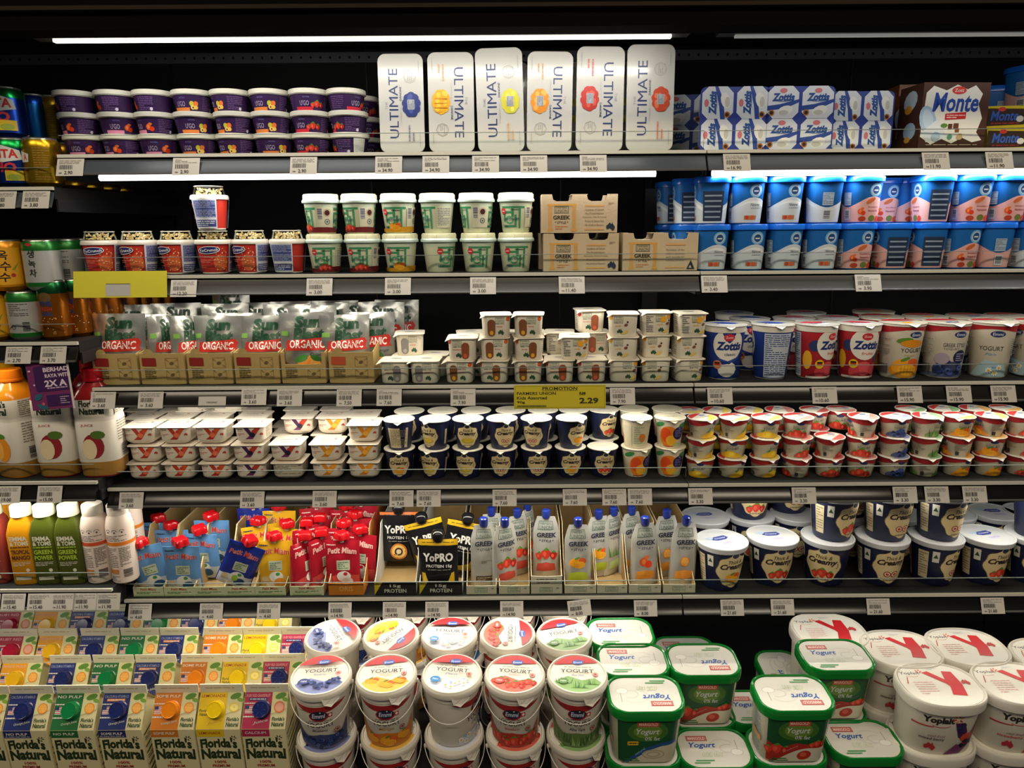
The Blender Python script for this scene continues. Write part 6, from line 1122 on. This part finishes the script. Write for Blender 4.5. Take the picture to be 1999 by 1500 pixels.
for r_ in range(4):
    ybase[r_] = (1.352 + r_*.0965)
    for i, (px, k) in enumerate(CR[r_]):
        b = dk(0, ybase[r_]); tp = b + DN*top_h; x = XX(px, tp.y, tp.z)
        if i and x - lastx < CW: x = lastx + CW
        lastx = x
        on_deck('juice_carton', (k,), 'juice_carton', f'white gable-top juice carton with {cn[k]} panel, {["front", "second", "third", "fourth"][r_]} row, {ORD[i]} from left', 'juice carton', dk(x, ybase[r_]), 'gable-top juice cartons')
# ---- bottom deck: round buckets
BKK = ['blueberry', 'mango', 'plain', 'strawberry', 'aloe']; HB = .147
front = [(626, 1316, .12), (754, 1313, .1), (882, 1313, -.2), (1005, 1313, -.2), (1127, 1313, -.1)]
backl = [(649, 1240, -1.0), (763, 1238, -2.2), (877, 1236, -.1), (991, 1235, -1.6), (1101, 1237, .2)]
low = [(644, 0), (764, 0), (882, 0), (1001, 0), (1119, 0)]
for i, k in enumerate(BKK):
    px, py, rz = front[i]; b = deck(px, py, 2*HB)
    on_deck('bucket', (k, 1 if k == 'plain' else 0), 'yogurt_bucket', f'white round {k} yogurt bucket with wire handle, upper one of the front stack', 'yogurt bucket', b + DN*HB, 'white round yogurt buckets', rz * .6)
    bl = b; on_deck('bucket', (k, 0), 'yogurt_bucket', f'white round {k} yogurt bucket at the foot of the front stack', 'yogurt bucket', bl, 'white round yogurt buckets', .3)
    px, py, rz = backl[i]; b = deck(px, py, 2*HB)
    on_deck('bucket', (k, 0), 'yogurt_bucket', f'white round {k} yogurt bucket, upper one of the second stack back', 'yogurt bucket', b + DN*HB, 'white round yogurt buckets', rz)
    on_deck('bucket', (k, 0), 'yogurt_bucket', f'white round {k} yogurt bucket at the foot of the second stack back', 'yogurt bucket', b, 'white round yogurt buckets', rz+.4)
    b3 = dk(b.x + .012, b.y + .136); on_deck('bucket', (k, 0), 'yogurt_bucket', f'white round {k} yogurt bucket, lower one of the third stack back', 'yogurt bucket', b3, 'white round yogurt buckets', .2)
    on_deck('bucket', (k, 0), 'yogurt_bucket', f'white round {k} yogurt bucket, upper one of the third stack back', 'yogurt bucket', b3 + DN*HB, 'white round yogurt buckets', .2)
# ---- bottom deck: green-lidded tubs
HG = .1345
GT = [(1211, 1233, 2, 'nat', 0, 'furthest back at left, lid in bright light'), (1235, 1286, 2, 'nat', 0, 'middle one of the left column'), (1259, 1353, 2, 'nat', 1, 'front left, natural flavour with yellow badge'), (1372, 1286, 2, 'straw', 1, 'strawberry, second column upper'), (1547, 1351, 2, 'straw', 1, 'strawberry, front of the third column'), (1630, 1277, 2, 'straw', 0, 'strawberry, beside the white tubs at the back'),
      (1393, 1459, 1, 'nat', 0, 'low one in front between the two front stacks'), (1682, 1441, 1, 'nat', 0, 'low one between the strawberry stack and the white tubs')]
for i, (px, py, lv, k, fl, d) in enumerate(GT):
    b = deck(px, py, lv*HG)
    if lv == 2: on_deck('green_tub', (k, 0), 'yogurt_tub', f'green-lidded tub under the one {d}', 'yogurt tub', b, 'green-lidded yogurt tubs')
    on_deck('green_tub', (k, fl), 'yogurt_tub', f'white tub with bright green lid, {d}', 'yogurt tub', b + DN*HG*(lv-1), 'green-lidded yogurt tubs')
for px, py, lv, d in ((1338, 1268, 1, 'half hidden behind the second column'), (1530, 1309, 1, 'peeking out behind the third column'), (1478, 1379, 1, 'low one half hidden left of the third column')):
    b = deck(px, py, lv*HG)
    if lv > 1: b = dk(b.x, b.y)
    on_deck('green_tub', ('nat', 0), 'yogurt_tub', f'white tub with bright green lid, {d}', 'yogurt tub', b + DN*HG*(1 if lv > 1 else 0), 'green-lidded yogurt tubs', PI/2 if px == 1530 else 0)
    if lv > 1: on_deck('green_tub', ('nat', 0), 'yogurt_tub', f'green-lidded tub below the one {d}', 'yogurt tub', b, 'green-lidded yogurt tubs')
# ---- bottom deck: large white tubs
HW = .130
WT = [(1835, 1337, 'mixed', 'front left, purple berry print'), (1986, 1334, 'straw', 'front right, red print'), (1759, 1267, 'mixed', 'second row, left'), (1888, 1263, 'mixed', 'second row, middle'), (1618, 1232, 'mixed', 'behind the green-lidded strawberry tub'), (2058, 1284, 'straw', 'second row, cut off at the right')]
for px, py, k, d in WT:
    b = deck(px, py, 2*HW)
    on_deck('white_tub', (k,), 'large_yogurt_tub', f'large oval white tub with red lid letter, {d}', 'yogurt tub', b + DN*HW, 'large white oval tubs')
    on_deck('white_tub', (k,), 'large_yogurt_tub', f'large white tub at foot of stack, {d}', 'yogurt tub', b, 'large white oval tubs')
# ---- left-hand shelves
def L(i): return LL[i][0], LL[i][1] + .0005
Y, z = L(0)
for px, k, dY, t, d, rz in ((30, 'blue', .040, 0, 'lower blue and green drink can at the left edge', .0), (94, 'gold', .040, 0, 'lower gold drink can beside the blue one', .2), (28, 'blue', .045, 1, 'upper blue and green drink can at the left edge', .1), (-35, 'blue', .040, 0, 'drink can cut off by the left edge', 1.5), (79, 'greentop', .12, 1, 'blue-topped drink can on the upper tier behind', 0), (80, 'gold', .12, 0, 'gold drink can under the blue-topped one', 0), (118, 'gold', .14, 1, 'upper gold drink can behind the purple cups', .3), (130, 'gold', .12, 0, 'gold drink can partly behind the purple cups', .3), (165, 'gold', .21, 0, 'gold drink can in the third line', .3), (200, 'gold', .29, 0, 'gold drink can in the fourth line', .3), (230, 'gold', .37, 0, 'gold drink can in the last line', .3)):
    X = min(XX(px, Y+dY, z+.045), -.889)
    place('can', 'drink_can', d, 'drink can', (X, Y+dY, z+t*.0903), 'cans on the top left shelf', rz, args=(k,))
Y, z = L(1)
cans = [(12, 'amber', .042, 1, 'upper amber can with large characters', .4), (84, 'green', .042, 1, 'upper green and white can with brush characters', .1), (52, 'green_back', .042, 0, 'lower green and white can turned to its barcode', 0), (-14, 'amber', .042, 0, 'lower amber can at the left edge', .3), (130, 'green_back', .112, 1, 'upper green can in the second line', 0), (-3, 'amber', .112, 1, 'amber can in the second line upper tier', 0), (160, 'green', .182, 1, 'upper green can in the third line', 0),
        (48, 'amber', .112, 0, 'amber can in the second line lower tier', 0)]
for px, k, dY, t, d, rz in cans: place('can', 'drink_can', d, 'drink can', (min(XX(px, Y+dY, z+.05+.098*t), -.885), Y+dY, z+t*.0983), 'green and amber cans', rz, args=(k,))
pc = [(106, .040), (148, .085), (182, .125), (216, .185), (262, .26), (298, .31), (330, .37), (352, .43)]
for i, (px, dY) in enumerate(pc):
    X = min(XX(px, Y+dY, z+.06), -.876)
    place('can', 'slim_drink_can', f'slim orange drink can with green rim, {ORD[i]} counting back from the front', 'drink can', (X, Y+dY, z), 'slim orange cans', .0, args=('powder',))
for i, (px, dY) in enumerate(((135, .21), (150, .28), (210, .34), (235, .41))):
    X = min(XX(px, Y+dY, z+.06), -.935); place('can', 'slim_drink_can', f'slim orange drink can in the inner line, {ORD[i]} counting back', 'drink can', (X, Y+dY, z), 'slim orange cans', .0, args=('powder2',))
place('can', 'drink_can', 'green and white can under the upper green can, second line', 'drink can', (-.965, Y+.182, z), 'green and amber cans', 0, args=('green',))
Y, z = L(2)
for px, k, dY, d, rz in ((36, 'orange', .06, 'big juice bottle with orange cap and mango print', -.35), (118, 'red', .06, 'big juice bottle half behind the purple leaflet, apple print', .1), (198, 'red', .06, 'big juice bottle with red cap at the end of the shelf', .1), (-42, 'orange', .06, 'big juice bottle cut off by the left edge', 0), (20, 'yellow', .16, 'yellow-capped juice bottle behind the orange-capped one', 0), (110, 'yellow', .16, 'yellow-capped juice bottle behind the leaflet', 0), (190, 'red', .16, 'red juice bottle in the second line', 0)):
    place('big_bottle', 'juice_bottle', d, 'juice bottle', ({118: -.946, 198: -.8595, 36: -1.0325, -42: -1.119}.get(px) or min(XX(px, Y+dY, z+.10), -.897), Y+dY, z), 'big juice bottles', rz, args=(k,))
Y, z = L(3)
for px, k, dY, d, rz in ((-6, 'pinkred', .05, 'small red juice bottle with white cap at the left edge', .1), (52, 'yellow', .045, 'small yellow juice bottle with white cap', .12), (96, 'green', .045, 'small green juice bottle, left of the two', .12), (143, 'green', .045, 'small green juice bottle, right of the two', .1), (190, 'pink', .045, 'pale bottle with red band', .1), (238, 'peach', .045, 'pale bottle with orange band', .1), (30, 'yellow', .12, 'yellow juice bottle in the second line', 0), (110, 'green', .12, 'cream-capped green bottle in the second line', 0), (140, 'yellow', .19, 'yellow juice bottle in the third line', 0), (255, 'peach', .125, 'orange-banded bottle in the second line', 0)):
    place('small_bottle', 'small_juice_bottle', d, 'juice bottle', (XX(px, Y+dY, z+.08), Y+dY, z), 'small juice bottles', rz, args=(k,))
# ---- price tags
def tags(lv, lst, who):
    Yl, zl = lv
    for i, q in enumerate(lst):
        px, pr = q[0], q[1]; dz = q[2] if len(q) > 2 else 0; tl = q[3] if len(q) > 3 else 0
        lab = f'small white price tag reading {pr}, {ORD[i]} from the left on the {who} rail'
        price_tag(XX(px, Yl-.008, zl-.023+dz), Yl-.0095 - dz*.4, zl-.0235+dz, pr, lab, tilt=tl)
tags(E1, [(138, '2.90'), (364, '2.90'), (593, '2.90'), (759, '34.90'), (851, '34.90'), (948, '34.90'), (1042, '34.90'), (1158, '34.90')], 'top middle')
tags(E1, [(1438, '16.90'), (1826, '11.90'), (1950, '11.90')], 'top right')
tags(E2, [(359, '12.20', -.001), (624, '3.00'), (777, '3.00'), (943, '3.00'), (1116, '11.40')], 'second middle'); tags(E2, [(1394, '3.40'), (1694, '3.90')], 'second right')
tags(E3, [(202, '3.60'), (295, '3.60'), (497, '3.60', .006), (566, '3.60', .003), (682, '7.50', .002), (760, '7.60', .002), (904, '7.90', .001), (1215, '7.90', .001)], 'third middle'); tags(E3, [(1405, '10.60'), (1609, '10.60'), (1775, '15.90'), (1871, '15.90'), (1958, '15.90')], 'third right')
Yl, zl = E3; price_tag(XX(415, Yl-.008, zl-.027), Yl-.0105, zl-.029, '', 'small white card reading ORGANIC on the third middle rail', w=.055, h=.024, txt='ORGANIC')
tags(E4, [(257, '3.60'), (493, '3.60'), (634, '3.60'), (784, '7.60'), (837, '7.60', 0, 0), (985, '7.60'), (1122, '7.60'), (1199, '7.60'), (1249, '7.60')], 'fourth middle'); tags(E4, [(1367, '3.30'), (1569, '3.30'), (1766, '3.30'), (1828, '3.30'), (1902, '3.30')], 'fourth right')
tags(E5, [(274, '4.60'), (413, '4.60'), (525, '4.60'), (664, '14.90'), (770, '14.90'), (853, '14.90'), (999, '14.90'), (1131, '8.00', .002, -6), (1260, '8.00')], 'fifth middle'); tags(E5, [(1429, '21.60'), (1527, '21.60'), (1714, '21.60'), (1937, '21.60')], 'fifth right')
tags(LL[0], [(6, '3.80'), (71, '3.80')], 'top left'); tags(LL[1], [(37, '2.70'), (105, '3.70')], 'second left'); tags(LL[2], [(17, '19.00'), (98, '15.00')], 'third left'); tags(LL[3], [(-22, '15.40'), (27, '15.40'), (78, '15.40'), (124, '11.90'), (167, '11.90'), (212, '11.90')], 'fourth left')
# ---- signs
Yl, zl = E3
m = MB(); w_, h_ = .184, .0475; m.box(-w_/2, -.001, 0, w_/2, 0, h_, '#b8a81c:matte'); a = Art(); ink = '#2c2c10'
a.frame(-w_/2+.002, .002, w_/2-.002, h_-.002, .0005, '#6a6a18'); a.text('PROMOTION', 0, h_-.007, .070, .0065, ink, 0, .05); a.rect(-.035, h_-.0115, .035, h_-.011, ink)
a.text('FARMERS UNION', -.047, h_-.0165, .078, .0058, ink, 0, .04); a.text('Kids Assorted', -.056, h_-.0255, .060, .0062, ink, 0, .05); a.text('90g', -.078, h_-.0345, .016, .0062, ink, 0, .05); a.rect(-.086, .0035, -.027, .0075, '#7a7a24'); a.lines(-.084, .0045, -.03, .0065, 1, ink, .5)
a.text('RM', .045, h_-.0165, .012, .005, ink, 0, .04); a.rect(.039, h_-.020, .051, h_-.0195, ink); a.text('2.29', .058, h_-.0315, .038, .0115, ink, 0, .08)
m.art(a, lambda u, v, o: (u, -.001-o, v)); one('promotion_sign', m, 'yellow promotion sign reading 2.29 clipped over the third shelf edge', 'sign', (XX(1093, Yl-.014, zl-.02), Yl-.0165, zl-.0455), None, 0, math.radians(-10))
Yl, zl = E2
m = MB(); w_, h_ = .180, .051; m.box(-w_/2, -.001, 0, w_/2, 0, h_, '#c4bc2c:matte'); a = Art(); a.rect(-.028, .003, .020, .026, '#a9a8a4'); a.rect(-.027, .0255, .020, .027, '#5a5a30'); m.art(a, lambda u, v, o: (u, -.001-o, v))
one('yellow_sign', m, 'blank yellow card with a small grey patch at the left end of the second shelf', 'sign', (XX(234, Yl-.014, zl-.02), Yl-.0165, zl-.0405), None, 0, math.radians(-12))
m = MB(); w_, h_ = .084, .095; m.box(-w_/2, -.0004, 0, w_/2, .0004, h_, '#6a2058:matte'); m.box(w_/2-.004, -.0008, -.002, w_/2, .0002, h_, '#c8c4bc'); a = Art()
a.rrect(-.028, .036, .038, .086, .004, '#38184c'); a.text('BERHAD', .016, .078, .050, .0085, '#d8c4d0', 0, .08); a.text('RAYA WITH', .018, .066, .050, .0075, '#d8c4d0', 0, .08); a.text('2X A', .012, .051, .044, .013, '#d8c4d0', 0, .09); a.lines(-.006, .040, .034, .0435, 1, '#b8a0b8', .6)
a.rect(-.010, .006, .036, .028, '#38184c'); a.lines(.016, .009, .034, .025, 4, '#b8a0b8', .4); a.ell(-.026, .026, .009, .006, '#2c5a6a', 10, .5); a.ell(-.020, .006, .012, .005, '#2c5a6a', 10, -.4); a.ell(-.018, .012, .003, .003, '#c85068', 8); a.ell(-.036, .078, .003, .002, '#d8b0c0', 6); a.ell(-.03, .05, .002, .002, '#d8b0c0', 6)
a.v = [(x, min(max(y, .001), h_-.001), l) for x, y, l in a.v]; m.art(a, lambda u, v, o: (u, -.0008-o, v))
one('promotion_leaflet', m, 'purple promotional leaflet hanging in front of the big juice bottles', 'leaflet', (XX(106, 1.372, HC-.33), 1.368, LL[1][1]-.130), None, 0, math.radians(-6), math.radians(-5))
